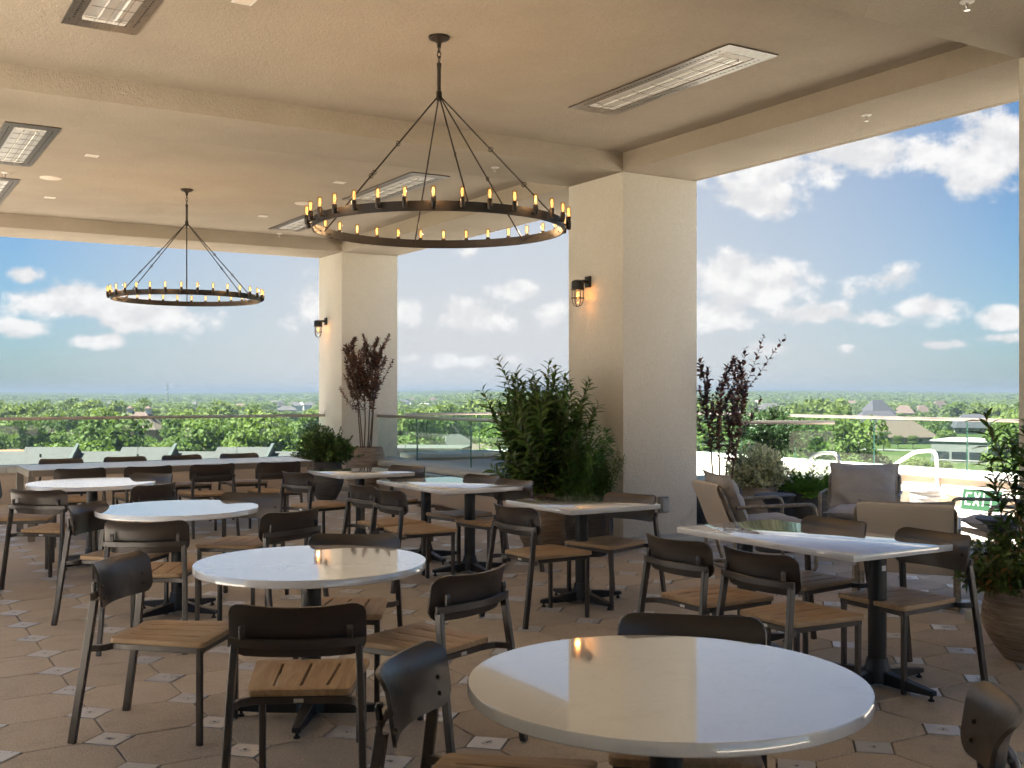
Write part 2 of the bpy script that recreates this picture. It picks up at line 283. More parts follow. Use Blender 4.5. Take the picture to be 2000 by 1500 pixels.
# ------------------------------------------------------------------ mesh helpers
class MB:
    def __init__(s): s.v = []; s.f = []; s.mi = []
    def add(s, vs_, fs_, mi=0):
        o = len(s.v); s.v += [tuple(p) for p in vs_]; s.f += [tuple(i+o for i in f) for f in fs_]; s.mi += [mi]*len(fs_); return s
    def box(s, a, b, mi=0):
        x0, y0, z0 = a; x1, y1, z1 = b
        return s.add([(x0, y0, z0), (x1, y0, z0), (x1, y1, z0), (x0, y1, z0), (x0, y0, z1), (x1, y0, z1), (x1, y1, z1), (x0, y1, z1)], [(0, 3, 2, 1), (4, 5, 6, 7), (0, 1, 5, 4), (1, 2, 6, 5), (2, 3, 7, 6), (3, 0, 4, 7)], mi)
    def sweep(s, path, prof, up=(0, 0, 1), closed=False, mi=0, cap=True):
        P = [Vector(p) for p in path]; n = len(P); m = len(prof); rings = []; up = Vector(up); prev = None
        for i, p in enumerate(P):
            if closed: t = P[(i+1) % n]-P[i-1]
            else: t = P[min(i+1, n-1)]-P[max(i-1, 0)]
            t.normalize()
            u = up if prev is None else prev
            sx = t.cross(u)
            if sx.length < 1e-4: sx = t.cross(Vector((1, 0, 0)) if abs(t.x) < .9 else Vector((0, 1, 0)))
            sx.normalize(); uu = sx.cross(t); prev = uu if not closed else None
            rings.append([p+sx*a+uu*b for a, b in prof])
        V = [q for r in rings for q in r]; Fc = []
        for i in range(n if closed else n-1):
            j = (i+1) % n
            for k in range(m): Fc.append((i*m+k, i*m+(k+1) % m, j*m+(k+1) % m, j*m+k))
        if not closed and cap: Fc += [tuple(range(m))[::-1], tuple((n-1)*m+k for k in range(m))]
        return s.add(V, Fc, mi)
    def tube(s, path, r, n=8, closed=False, mi=0): return s.sweep(path, [(r*math.cos(2*math.pi*k/n), r*math.sin(2*math.pi*k/n)) for k in range(n)], closed=closed, mi=mi)
    def bar(s, path, w, h, up=(0, 0, 1), closed=False, mi=0, c=.0):
        a, b = w/2, h/2
        pr = [(-a, -b), (a, -b), (a, b), (-a, b)] if c <= 0 else [(-a+c, -b), (a-c, -b), (a, -b+c), (a, b-c), (a-c, b), (-a+c, b), (-a, b-c), (-a, -b+c)]
        return s.sweep(path, pr, up, closed, mi)
    def lathe(s, prof, n=24, c=(0, 0, 0), mi=0):
        V = []; Fc = []; m = len(prof)
        for k in range(n):
            a = 2*math.pi*k/n
            V += [(c[0]+r*math.cos(a), c[1]+r*math.sin(a), c[2]+z) for r, z in prof]
        for k in range(n):
            j = (k+1) % n
            for i in range(m-1): Fc.append((k*m+i, j*m+i, j*m+i+1, k*m+i+1))
        return s.add(V, Fc, mi)
    def mesh(s, name, mats, smooth=False, bevel=0, seg=2, sharp=None):
        me = bpy.data.meshes.new(name); me.from_pydata(s.v, [], s.f)
        if not isinstance(mats, (list, tuple)): mats = [mats]
        for m in mats: me.materials.append(MATS[m])
        if len(mats) > 1: me.polygons.foreach_set('material_index', s.mi)
        if bevel > 0:
            bm = bmesh.new(); bm.from_mesh(me); bmesh.ops.remove_doubles(bm, verts=bm.verts, dist=1e-5)
            es = [e for e in bm.edges if len(e.link_faces) == 2 and e.calc_face_angle(0) > R(30)]
            bmesh.ops.bevel(bm, geom=es, offset=bevel, segments=seg, affect='EDGES', profile=.5, clamp_overlap=True)
            bm.to_mesh(me); bm.free()
        if smooth:
            me.polygons.foreach_set('use_smooth', [True]*len(me.polygons))
            try: me.set_sharp_from_angle(angle=R(38))
            except Exception: pass
        me.update(); return me
    def build(s, name, mats, parent=None, smooth=False, bevel=0, seg=2):
        return link(name, s.mesh(name, mats, smooth, bevel, seg), parent)
def link(name, me, parent=None, M=None):
    o = bpy.data.objects.new(name, me); COL.objects.link(o)
    if parent is not None: o.parent = parent
    if M is not None: o.matrix_local = M
    return o
def tag(o, label, cat, group=None):
    o['label'] = label; o['category'] = cat
    if group: o['group'] = group
    return o
def thing(name, label, cat, loc=(0, 0, 0), rz=0, group=None):
    o = bpy.data.objects.new(name, None); COL.objects.link(o); o.location = loc; o.rotation_euler = (0, 0, rz); o.empty_display_size = .1
    return tag(o, label, cat, group)
def struct(o): o['kind'] = 'structure'; return o
def stuff(o): o['kind'] = 'stuff'; return o
def dup(root, loc, rz, label, group=None):
    r = root.copy(); COL.objects.link(r); r.location = loc; r.rotation_euler = (0, 0, rz); r['label'] = label
    if group: r['group'] = group
    for ch in KIDS.get(root.name, []):
        c = ch.copy(); COL.objects.link(c); c.parent = r
        for g in KIDS.get(ch.name, []):
            d = g.copy(); COL.objects.link(d); d.parent = c
    return r
KIDS = {}
def kids(root):
    KIDS[root.name] = [o for o in bpy.data.objects if o.parent == root]
    for k in KIDS[root.name]: KIDS[k.name] = [o for o in bpy.data.objects if o.parent == k]
def arc(c, r, a0, a1, n, z=0): return [(c[0]+r*math.cos(R(a0+(a1-a0)*i/n)), c[1]+r*math.sin(R(a0+(a1-a0)*i/n)), z) for i in range(n+1)]
def round_path(pts, rad, n=5):
    P = [Vector(p) for p in pts]; out = [P[0]]
    for i in range(1, len(P)-1):
        a = (P[i-1]-P[i]); b = (P[i+1]-P[i]); r = min(rad, a.length*.45, b.length*.45); a.normalize(); b.normalize()
        p0, p1 = P[i]+a*r, P[i]+b*r
        for k in range(n+1):
            t = k/n; out.append(p0*(1-t)**2+P[i]*2*t*(1-t)+p1*t*t)
    out.append(P[-1]); return out

# ------------------------------------------------------------------ the terrace: floor, columns, beams, ceiling
XI, XO = 6.80, 7.80                     # inner and outer line of the right-hand columns
ZB, ZC, ZR = 3.845, 4.037, 4.7          # beam soffit, ceiling, roof top
COLY = [(8.91, 9.91), (16.36, 17.36), (3.50, 4.50), (-4.2, -3.2)]
XL0, XL1 = -.8, .2                      # beam along the left side of the room

# floor: octagonal pavers with square metal caps on a sand bed
floor = struct(MB().box((-6, -12, -.3), (13.2, 16.9, -.022)).build('floor', 'joint_sand'))
PX, PY, GX0, GY0, HD = .4755, .4715, 1.012, 5.135, .112
def paver_mesh():
    hx, hy, g, top, c = PX/2-.0035, PY/2-.0035, HD+.001, 0, .004
    pts = [(hx, -hy+g), (hx, hy-g), (hx-g, hy), (-hx+g, hy), (-hx, hy-g), (-hx, -hy+g), (-hx+g, -hy), (hx-g, -hy)]
    m = MB(); k = 1-c/hx
    V = [(x, y, -.03) for x, y in pts]+[(x, y, top-.003) for x, y in pts]+[(x*k, y*k, top) for x, y in pts]
    Fc = [tuple(16+i for i in range(8))]
    for a in (0, 8):
        for i in range(8): Fc.append((a+i, a+(i+1) % 8, a+8+(i+1) % 8, a+8+i))
    return m.add(V, Fc)
def cap_mesh():
    m = MB(); h = HD-.0035; z = .001
    V = [(h, 0, z), (0, h, z), (-h, 0, z), (0, -h, z), (h, 0, -.03), (0, h, -.03), (-h, 0, -.03), (0, -h, -.03)]
    m.add(V, [(0, 1, 2, 3)]+[(i, i+4, (i+1) % 4+4, (i+1) % 4) for i in range(4)])
    m.lathe([(.026, z), (.024, z+.003), (.017, z+.003), (.015, z+.0008)], 14, (0, 0, 0))
    m.lathe([(.007, z+.0009), (0, z+.0009)], 8, (0, 0, 0), 1)
    return m
pm, cm = paver_mesh(), cap_mesh()
def lay(name, mb, mats, spots):
    me = mb.mesh(name, mats); vis = []; rest = []
    for (x, y) in spots:
        u, v_, d = proj(x, y, 0)
        (vis if d > .5 and -60 < u < 2060 and v_ < 1560 else rest).append((d, x, y))
    vis.sort()
    for d, x, y in vis[:300]: link(name, me, floor, Matrix.Translation((x, y, random.uniform(-.0015, .0015))))
    j = MB()
    for d, x, y in vis[300:]+rest: j.add([(a+x, b+y, c) for a, b, c in mb.v], mb.f, 0); j.mi[-len(mb.f):] = mb.mi
    stuff(j.build(name+'_field', mats, floor))
def free(x, y, hw): return not any(XI-hw < x < XO+hw and a-hw < y < b+hw for a, b in COLY)
spots_p, spots_c = [], []
for i in range(-6, 26):
    for j in range(-28, 25):
        x, y = GX0+(i+.5)*PX, GY0+(j+.5)*PY
        if -.9 < x < 6.75 or (y < 9.2 and x < 10.2): spots_p.append((x, y))
        x, y = GX0+i*PX, GY0+j*PY
        if -.9 < x < 6.75 or (y < 9.2 and x < 10.2): spots_c.append((x, y))
spots_p = [p for p in spots_p if -5.2 < p[1] < 16.7]; spots_c = [p for p in spots_c if -5.2 < p[1] < 16.7]
lay('paver', pm, 'paver', spots_p); lay('cap', cm, ['metal_cap', 'heater_inside'], spots_c)

# ceiling with its beams
ceil = MB().box((XL0-1.3, -4.7, ZC), (XO+.3, 18.5, ZR))  # unseen eaves at left and back stretched to keep sun out of the room
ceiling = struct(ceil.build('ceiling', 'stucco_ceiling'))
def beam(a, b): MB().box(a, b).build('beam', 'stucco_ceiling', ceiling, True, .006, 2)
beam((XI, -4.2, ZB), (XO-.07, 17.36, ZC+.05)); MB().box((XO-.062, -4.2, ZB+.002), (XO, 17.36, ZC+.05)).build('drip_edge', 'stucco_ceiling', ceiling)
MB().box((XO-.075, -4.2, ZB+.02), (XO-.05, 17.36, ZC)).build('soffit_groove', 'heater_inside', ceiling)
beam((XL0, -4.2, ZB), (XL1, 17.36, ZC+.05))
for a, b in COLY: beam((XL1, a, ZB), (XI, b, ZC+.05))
names = ['beside the tall laurel, bearing a caged wall lamp and a grey outlet box', 'at the far corner behind the tall purple-leaved shrub', 'cut by the right edge of the picture behind the planted tan pot', 'outside the picture']
for (a, b), nm in list(zip(COLY, names))[:3]:
    c = thing('column', 'square cream stucco column '+nm, 'column', ((XI+XO)/2, (a+b)/2, 0), 0, 'stucco columns along the open side')
    MB().box((-.497, -.497, .07), (.497, .497, ZB)).build('shaft', 'stucco_column', c, True, .008, 2)
    MB().box((-.74, -.74, -.02), (.74, .74, .072)).build('plinth', 'cap_concrete', c, True, .006, 2)
MB().box((XI+.003, -4.197, 0), (XO-.003, -3.203, ZB)).build('column', 'stucco_column')
tag(bpy.data.objects[-1] if False else [o for o in bpy.data.objects if o.name.startswith('column') and o.type == 'MESH'][0], 'square cream stucco column behind the viewpoint, outside the picture', 'column', 'stucco columns along the open side')
for k, (a, b) in enumerate(COLY):
    o = MB().box((XL0+.003, a+.003, 0), (XL1-.003, b-.003, ZB)).build('column', 'stucco_column'); tag(o, 'square cream stucco column on the side of the room beyond the left edge', 'column', 'stucco columns on the hidden side')
wl = MB().box((XL0-.25, -4.2, 0), (XL0-.02, 3.55, ZB)).build('shade_wall', 'stucco_column'); tag(wl, 'unseen cream stucco wall beyond the left edge, added to shade the near room', 'wall')  # unseen wall, its length set to darken the near part of the room
# the storeys below the terrace
bd = MB().box((-22, -24, -22), (13.9, 17.6, -.32)).build('building_below', 'stucco_parapet'); tag(bd, 'cream stucco storeys of the building carrying the terrace', 'building')

# ------------------------------------------------------------------ parapets with glass rails
def parapet(label, p0, p1, side, joints, gz0=.50, zc=.52, wall='stucco_parapet', cap='cap_concrete', zb=0.0, group='glass topped parapets', fascia=None, ends=(0, 0), rail=True, glass=True, hz=1.215, w=.42):
    """wall line p0->p1 (the glass line); 'side' = +1 when the near face lies to the left of p0->p1"""
    a, b = Vector((*p0, 0)), Vector((*p1, 0)); d = (b-a); Ln = d.length; d.normalize(); n = Vector((-d.y, d.x, 0))*side
    t = thing('parapet', label, 'parapet', (p0[0], p0[1], zb), math.atan2(d.y, d.x), group)
    s = side
    def bx(name, x0, x1, y0, y1, z0, z1, mat, bev=.006):
        y0, y1 = sorted((y0*s, y1*s)); return MB().box((x0, y0, z0-zb), (x1, y1, z1-zb)).build(name, mat, t, True, bev, 2)
    bx('wall', 0, Ln, w-.05, -.16, zb-.02, zc-.07, wall)
    nj = max(1, round(Ln/1.2))
    for k in range(nj): bx('coping', Ln*k/nj+.002, Ln*(k+1)/nj-.002, w, -.22, zc-.08, zc, cap, .008)
    if fascia: bx('fascia', 0, Ln, w-.02, w-.06, zc-.24, zc-.095, fascia, .002)
    J = [0]+[j for j in joints]+[Ln]
    if glass:
        for k in range(len(J)-1):
            g = MB(); x0, x1 = J[k]+.006, J[k+1]-.006
            g.box((x0, -.009, gz0-zb), (x1, .009, hz-.03-zb)); g.mi = [1, 1, 0, 1, 0, 1]
            g.build('glass_panel', ['glass_panel', 'glass_edge'], t)
    if rail:
        bx('handrail', -.0, Ln, .03, -.03, hz-.045, hz, 'rail_metal', .004)
    return t
YB = 17.12
def jx(pxs, Y): return [((Y*SY+0)*0 + (lambda k: (Y/(CY-k*SY))*(k*CY+SY))((p-1000)/F_PX)) for p in pxs]
xj = jx([53, 269, 462], YB)
xs = [-.55, .75]+xj
parapet('pale stone parapet with clear glass and slim handrail behind the long table', (-.55, YB), (6.82, YB), -1, [x+.55 for x in xs[1:]])
def jy(pxs, X): return [(lambda k: (X/(k*CY+SY))*(CY-k*SY))((p-1000)/F_PX) for p in pxs]
yj = jy([815, 920], 7.45)
parapet('pale stone parapet with glass panels and steel fascia between the two lamp-bearing columns', (7.45, 16.38), (7.45, 9.90), -1, [16.38-y for y in yj]+[16.38-yj[1]+1.7], fascia='stainless')
# raised pool deck behind, and the low sunlit deck on the right
deck_up = struct(MB().box((7.7, 10.46, -.3), (13.3, 17.0, .40)).build('pool_deck', 'deck'))
deck_lo = struct(MB().box((10.32, -22, -.3), (13.3, 10.6, .004)).build('lower_deck', 'deck'))
struct(MB().box((-.9, -22, -.3), (10.31, -5.35, .002)).build('rear_bounce_deck', 'deck'))  # unseen pale slab behind the camera, added to bounce sunlight onto the columns
step = struct(MB().box((11.2, 10.08, -.02), (13.28, 10.455, .2)).build('deck_step', 'deck'))
struct(MB().box((-9, -12, -.2), (-.91, 16.9, -.003)).build('side_bounce_deck', 'deck'))  # unseen pale slab left of the room, added to bounce sun inside
struct(MB().box((7.8, 9.22, -.3), (10.31, 10.45, -.004)).build('side_floor', 'deck'))
parapet('far pale parapet with glass and handrail closing the back of the pool deck', (8.3, YB), (13.6, YB), -1, [1.5, 2.75, 4.0])
yj = jy([1447, 1553, 1707, 1889], 13.4)
parapet('long sunlit white parapet with glass panels behind the lounge chairs', (13.4, 17.3), (13.4, -6), -1, [17.3-y for y in yj]+[17.3-yj[-1]+k*1.6 for k in range(1, 9)], zc=.47, gz0=.44, cap='cap_white')
parapet('low dark-faced glass parapet behind the variegated shrub', (7.85, 10.28), (9.55, 10.30), -1, [1.0], wall='dark_fascia', fascia='dark_fascia', rail=False)
parapet('short angled parapet ending in a free glass edge beside the pool handrail', (9.62, 10.26), (10.66, 9.58), -1, [.02], wall='dark_fascia', fascia='dark_fascia')
pipe = tag(MB().tube([(13.0, 13, .20), (13.0, -5, .20)], .05, 10).build('gutter_pipe', 'cap_white', None, True), 'white pipe running along the foot of the sunlit parapet', 'pipe')
def pool_rail(label, pts, r, mat, flange):
    t = thing('pool_handrail', label, 'handrail', (pts[0][0], pts[0][1], 0), 0, 'bent pool handrails'); o = Vector(t.location)
    MB().tube(round_path([Vector(p)-o for p in pts], .12), r, 12).build('bent_tube', mat, t, True)
    e = Vector(flange)-o; MB().lathe([(0, -.006), (.055, -.006), (.055, .006), (.03, .012), (0, .012)], 18).build('flange', mat, t, True).location = e
pool_rail('bent white steel pool handrail behind the white bucket', [(13.0, 10.95, .05), (13.0, 10.72, .42), (13.0, 10.2, .73), (13.0, 9.84, .76), (13.0, 9.82, .22), (12.95, 9.68, .14)], .026, 'white_pipe', (12.95, 9.66, .12))
pool_rail('bent grey steel pool handrail behind the grey lounge cushion', [(11.5, 11.15, .40), (11.5, 11.0, .50), (11.5, 10.6, .74), (11.5, 10.26, .745), (11.5, 10.24, .2)], .026, 'stainless', (11.5, 10.24, .205))

# ------------------------------------------------------------------ chairs
def build_chair(label, group):
    c = thing('chair', label, 'chair', (0, 0, 0), 0, group)
    # teak seat with three slots
    us = [-1, -.53, -.485, -.0225, .0225, .485, .53, 1]; ys = [-.215, -.155, .185, .255]; z1, z0 = .462, .436
    hw = lambda y: .19+(y+.215)/.47*.045
    m = MB(); idx = {}
    for lv, z in enumerate((z0, z1)):
        for i, u in enumerate(us):
            for j, y in enumerate(ys): idx[lv, i, j] = len(m.v); m.v.append((u*hw(y), y, z))
    hole = lambda i, j: j == 1 and i in (1, 3, 5)
    Fc = []
    for i in range(7):
        for j in range(3):
            if hole(i, j): continue
            Fc.append([idx[1, i, j], idx[1, i+1, j], idx[1, i+1, j+1], idx[1, i, j+1]]); Fc.append([idx[0, i, j], idx[0, i, j+1], idx[0, i+1, j+1], idx[0, i+1, j]])
            for (di, dj, p, q) in ((0, -1, (i, j), (i+1, j)), (1, 0, (i+1, j), (i+1, j+1)), (0, 1, (i+1, j+1), (i, j+1)), (-1, 0, (i, j+1), (i, j))):
                a, b = i+di, j+dj
                if a < 0 or a > 6 or b < 0 or b > 2 or hole(a, b): Fc.append([idx[0, p[0], p[1]], idx[0, q[0], q[1]], idx[1, q[0], q[1]], idx[1, p[0], p[1]]])
    m.f = [tuple(f) for f in Fc]; m.mi = [0]*len(m.f)
    me = m.mesh('seat', 'teak'); bm = bmesh.new(); bm.from_mesh(me)
    cor = [e for e in bm.edges if abs(e.verts[0].co.z-e.verts[1].co.z) > .01 and all(min(abs(v.co.y-ys[0]), abs(v.co.y-ys[-1])) < 1e-4 and abs(abs(v.co.x)-hw(v.co.y)) < 1e-4 for v in e.verts)]
    bmesh.ops.bevel(bm, geom=cor, offset=.03, segments=4, affect='EDGES', profile=.5)
    es = [e for e in bm.edges if len(e.link_faces) == 2 and e.calc_face_angle(0) > R(60) and abs(e.verts[0].co.z-e.verts[1].co.z) < 1e-5]
    bmesh.ops.bevel(bm, geom=es, offset=.005, segments=2, affect='EDGES', profile=.5, clamp_overlap=True)
    bm.to_mesh(me); bm.free(); me.polygons.foreach_set('use_smooth', [True]*len(me.polygons)); me.set_sharp_from_angle(angle=R(40)); link('seat', me, c)
    # frame under the seat with side arms to the rear legs
    m = MB(); z = .421
    m.bar([(-.20, .225, z), (.20, .225, z)], .024, .028, c=.003)
    m.bar([(-.165, -.20, z), (.165, -.20, z)], .024, .028, c=.003)
    for s in (-1, 1):
        m.bar([(s*.203, .24, z), (s*.168, -.20, z)], .024, .028, c=.003)
        m.bar(round_path([(s*.13, -.203, z), (s*.165, -.206, z), (s*.215, -.225, z), (s*.236, -.292, z)], .03, 3), .022, .028, c=.003)
    m.build('seat_frame', 'bronze', c)
    for s in (-1, 1):
        MB().bar([(s*.205, .222, .432), (s*.205, .222, 0)], .026, .026, (0, 1, 0), c=.003).build('front_leg', 'bronze', c)
        MB().bar([(s*.226, -.262, .643), (s*.238, -.290, .43), (s*.252, -.356, 0)], .026, .034, (0, 1, 0), c=.003).build('rear_leg', 'bronze', c)
    # bent rail behind the backrest
    rail = [(x, -.312+.82*x*x, .652) for x in np.linspace(-.246, .246, 13)]
    MB().bar(rail, .018, .034, c=.003).build('back_rail', 'bronze', c)
    br = MB()
    for s in (-1, 1):
        MB().bar([(s*.195, -.279, .652), (s*.195, -.284, .700), (s*.195, -.280, .714)], .022, .014, (0, 1, 0), c=.002).build('bracket', 'bronze', c)
    # curved backrest shell
    nx, nz = 26, 10; zb, zt, r0, r1, W = .597, .800, .055, .05, .50
    def edge_in(z):
        dd = z-zb
        if dd < r0: return r0-math.sqrt(max(0, r0*r0-(r0-dd)**2))
        dd = zt-z
        if dd < r1: return r1-math.sqrt(max(0, r1*r1-(r1-dd)**2))
        return 0
    zz = sorted(set([zb+(1-math.cos(math.pi*k/nz))/2*(zt-zb) for k in range(nz+1)]))
    def pt(u, z):
        w = W/2-edge_in(z); x = u*w; f = (z-zb)/(zt-zb)
        y = -.272+.95*x*x-.030*f-.022*max(0, f-.72)**2/.0784
        dip = .012*(1-(2*x/W)**2)*f*f                      # top edge sags towards the middle
        return Vector((x, y, z-dip))
    m = MB(); nzz = len(zz); th = .011
    for side in (0, 1):
        for z in zz:
            for i in range(nx+1):
                u = -1+2*i/nx; p = pt(u, z); n = Vector((-1.9*p.x, 1, .12)).normalized()
                m.v.append(tuple(p+n*(th/2 if side == 0 else -th/2)))
    S = nzz*(nx+1)
    g = lambda s, j, i: s*S+j*(nx+1)+i
    for j in range(nzz-1):
        for i in range(nx):
            m.f.append((g(0, j, i), g(0, j+1, i), g(0, j+1, i+1), g(0, j, i+1))); m.f.append((g(1, j, i), g(1, j, i+1), g(1, j+1, i+1), g(1, j+1, i)))
    for i in range(nx): m.f.append((g(0, 0, i), g(0, 0, i+1), g(1, 0, i+1), g(1, 0, i))); m.f.append((g(0, nzz-1, i), g(1, nzz-1, i), g(1, nzz-1, i+1), g(0, nzz-1, i+1)))
    for j in range(nzz-1): m.f.append((g(0, j, 0), g(1, j, 0), g(1, j+1, 0), g(0, j+1, 0))); m.f.append((g(0, j, nx), g(0, j+1, nx), g(1, j+1, nx), g(1, j, nx)))
    m.mi = [0]*len(m.f); bk = m.build('backrest', 'bronze', c, True)
    for s in (-1, 1):
        for z in (.640, .690):
            p = pt(s*.195/.25, z); o = MB().lathe([(.0075, -.004), (.0075, .006), (.005, .009), (0, .010)], 10).build('bolt', 'bronze', bk, True)
            o.rotation_euler = (R(-90), 0, s*R(20)); o.location = p+Vector((0, .005, 0))
    MB().box((-.018, -.2145, .413), (.018, -.2122, .427)).build('maker_tag', 'tag_metal', c)
    return c
CH = [  # x, y, facing in degrees (0 = +X), label
 (1.58, 2.66, -46, 'chair at the left of the nearest round table, bolted front of its back facing us', 'nr'),
 (2.30, 2.67, -133, 'chair behind the nearest round table, only its curved back showing above the top', 'nr'),
 (2.25, 1.87, 132, 'chair cut off at the bottom right corner, seen nearly edge on', 'nr'),
 (1.44, 1.72, 18, 'chair showing only a back corner at the bottom edge, left of the nearest round table', 'nr'),
 (1.29, 5.13, -39, 'chair standing left of the second nearest round table, shiny back front and teak seat showing', 'r2'),
 (1.53, 4.04, 62, 'chair seen squarely from behind in front of the second nearest round table', 'r2'),
 (2.23, 4.37, 112, 'chair right of the second nearest round table, back rail towards us', 'r2'),
 (2.21, 5.27, -124, 'chair behind the second nearest round table facing us', 'r2'),
 (1.66, 6.99, 63, 'chair seen from behind in front of the third round table', 'r3'),
 (1.62, 7.80, -40, 'chair left of the third round table, pale sheen on the front of its back', 'r3'),
 (2.40, 7.09, 112, 'chair at the right of the third round table with its back rail towards us', 'r3'),
 (2.49, 7.98, -130, 'chair behind the right side of the third round table, teak seat towards us', 'r3'),
 (1.47, 9.58, 48, 'chair in front of the farthest round table seen from behind', 'r4'),
 (1.35, 10.62, -16, 'chair cut by the left picture edge beside the farthest round table', 'r4'),
 (2.09, 9.66, 122, 'chair at the right of the farthest round table, back rail towards us', 'r4'),
 (2.29, 10.53, -143, 'chair behind the right edge of the farthest round table', 'r4'),
 (4.04, 4.50, 2, 'chair at the far end of the near side of the right rectangular table', 'q5'),
 (4.07, 3.91, 0, 'chair at the near end of the near side of the right rectangular table', 'q5'),
 (4.89, 4.62, 181, 'chair behind the right rectangular table, in front of a lounge chair frame', 'q5'),
 (4.90, 3.93, 178, 'chair behind the near corner of the right rectangular table, canvas lounge back behind it', 'q5'),
 (4.16, 6.36, 5, 'chair at the near side of the small square table by the laurel pots', 'q6'),
 (4.86, 6.54, 194, 'chair behind the small square table in front of the big column', 'q6'),
 (3.97, 8.51, 6, 'left one of two chairs at the near side of the middle rectangular table', 'q7'),
 (3.97, 7.97, 3, 'right one of two chairs at the near side of the middle rectangular table', 'q7'),
 (4.84, 8.78, 193, 'left one of two chairs behind the middle rectangular table', 'q7'),
 (4.80, 8.15, 190, 'right one of two chairs behind the middle rectangular table, beside the laurel', 'q7'),
 (4.00, 10.22, 16, 'chair at the near side of the farthest square table, left of its pedestal', 'q8'),
 (4.83, 10.28, 205, 'chair behind the farthest square table below the steel fascia', 'q8'),
]
for k, x in enumerate((2.06, 2.71, 3.38, 4.15)): CH.append((x, 12.1-.03*k, 90+(-4, 3, 4, -3)[k], ['leftmost', 'second from left', 'second from right', 'rightmost'][k]+' of four chairs along the near side of the long table', 'long'))
for k, x in enumerate((2.16, 2.86, 3.56, 4.27)): CH.append((x, 13.42, 270+(3, -3, 2, -2)[k], ['leftmost', 'second from left', 'second from right', 'rightmost'][k]+' of four chairs along the parapet side of the long table', 'long'))
GR = dict(nr='chairs around the nearest round table', r2='chairs around the second round table', r3='chairs around the third round table', r4='chairs around the farthest round table', q5='chairs at the right rectangular table', q6='chairs at the small square table', q7='chairs at the middle rectangular table', q8='chairs at the farthest square table', long='chairs at the long table')
ch0 = None
for (x, y, a, lab, g) in CH:
    rz = R(a-90)
    if ch0 is None:
        ch0 = build_chair(lab, GR[g]); bpy.context.view_layer.update(); kids(ch0); ch0.location = (x, y, 0); ch0.rotation_euler = (0, 0, rz)
    else: dup(ch0, (x, y, 0), rz, lab, GR[g])

# ------------------------------------------------------------------ tables
def pedestal(t, x, y, arms, pole=.048, reach=.36):
    MB().lathe([(0, .05), (pole, .05), (pole, .712), (0, .712)], 20, (x, y, 0)).build('pole', 'black_metal', t, True)
    MB().lathe([(0, .03), (.075, .03), (.075, .085), (pole+.012, .115), (pole+.006, .15), (0, .15)], 20, (x, y, 0)).build('hub', 'black_metal', t, True)
    MB().box((x-.12, y-.12, .705), (x+.12, y+.12, .713)).build('mounting_plate', 'black_metal', t)
    for a in arms:
        c, s = math.cos(R(a)), math.sin(R(a))
        V = []
        for (r, w, z0, z1) in ((.05, .030, .022, .092), (reach*.55, .026, .022, .074), (reach, .020, .028, .052)):
            for sg in (-1, 1):
                for z in (z0, z1): V.append((x+c*r-s*w*sg, y+s*r+c*w*sg, z))
        Fc = []
        for k in (0, 4): Fc += [(k, k+4, k+5, k+1), (k+2, k+3, k+7, k+6), (k+1, k+5, k+7, k+3), (k, k+2, k+6, k+4)]
        Fc += [(0, 1, 3, 2), (8, 10, 11, 9)]
        am = MB().add(V, Fc).build('foot_arm', 'black_metal', t, True, .004, 1)
        MB().lathe([(0, 0), (.016, 0), (.016, .008), (.008, .012), (.008, .034), (0, .034)], 12, (x+c*(reach-.02), y+s*(reach-.02), 0)).build('glide', 'black_metal', am, True)
def table(name, label, cat, loc, group, shape, size, peds):
    t = thing(name, label, cat, (*loc, 0), 0, group)
    if shape == 'round':
        r = size; pr = [(0, .714), (r-.004, .714), (r, .718), (r, .746), (r-.003, .750), (0, .750)]
        MB().lathe(pr, 96).build('tabletop', 'quartz', t, True)
    else:
        w, l = size; MB().box((-w/2, -l/2, .714), (w/2, l/2, .750)).build('tabletop', 'quartz', t, True, .003, 2)
        MB().box((-w/2+.10, -l/2+.10, .700), (w/2-.10, l/2-.10, .7135)).build('underboard', 'white_sticker', t)
    for (x, y, arms) in peds: pedestal(t, x, y, arms)
    return t
X4 = [45, 135, 225, 315]
table('round_table', 'nearest round white quartz table in the foreground right of centre', 'table', (1.985, 2.40), 'round white tables', 'round', .565, [(0, 0, [20, 110, 200, 290])])
table('round_table', 'second nearest round white table with a lamp mirrored in its top', 'table', (1.915, 4.985), 'round white tables', 'round', .555, [(0, 0, [58, 148, 238, 328])])
table('round_table', 'third round white table, between the second round table and the farthest one', 'table', (2.005, 7.82), 'round white tables', 'round', .56, [(0, 0, [30, 120, 210, 300])])
table('round_table', 'farthest round white table at the left edge in front of the long table', 'table', (1.905, 10.45), 'round white tables', 'round', .56, [(0, 0, [40, 130, 220, 310])])
T5 = table('rectangular_table', 'right rectangular white table with two black pedestals beside the lounge chairs', 'table', (4.69, 4.42), 'square-edged white tables', 'rect', (.78, 1.36), [(0, -.50, [90, 270, 0, 180]), (0, .50, [90, 270, 0, 180])])
st = MB(); n = 6
for k in range(n+1):
    a = R(-112+k*36/n)
    for z in (.62, .648): st.v.append((.0492*math.cos(a), -.5+.0492*math.sin(a), z))
st.f = [(2*k, 2*k+2, 2*k+3, 2*k+1) for k in range(n)]; st.mi = [0]*n; st.build('sticker', 'white_sticker', T5)
table('square_table', 'small square white table beside the laurel pots and big column', 'table', (4.68, 6.64), 'square-edged white tables', 'rect', (.80, .87), [(0, 0, [0, 90, 180, 270])])
table('rectangular_table', 'middle rectangular white table on two black pedestals left of the laurel', 'table', (4.63, 8.68), 'square-edged white tables', 'rect', (.80, 1.30), [(0, -.42, [90, 270, 0, 180]), (0, .42, [90, 270, 0, 180])])
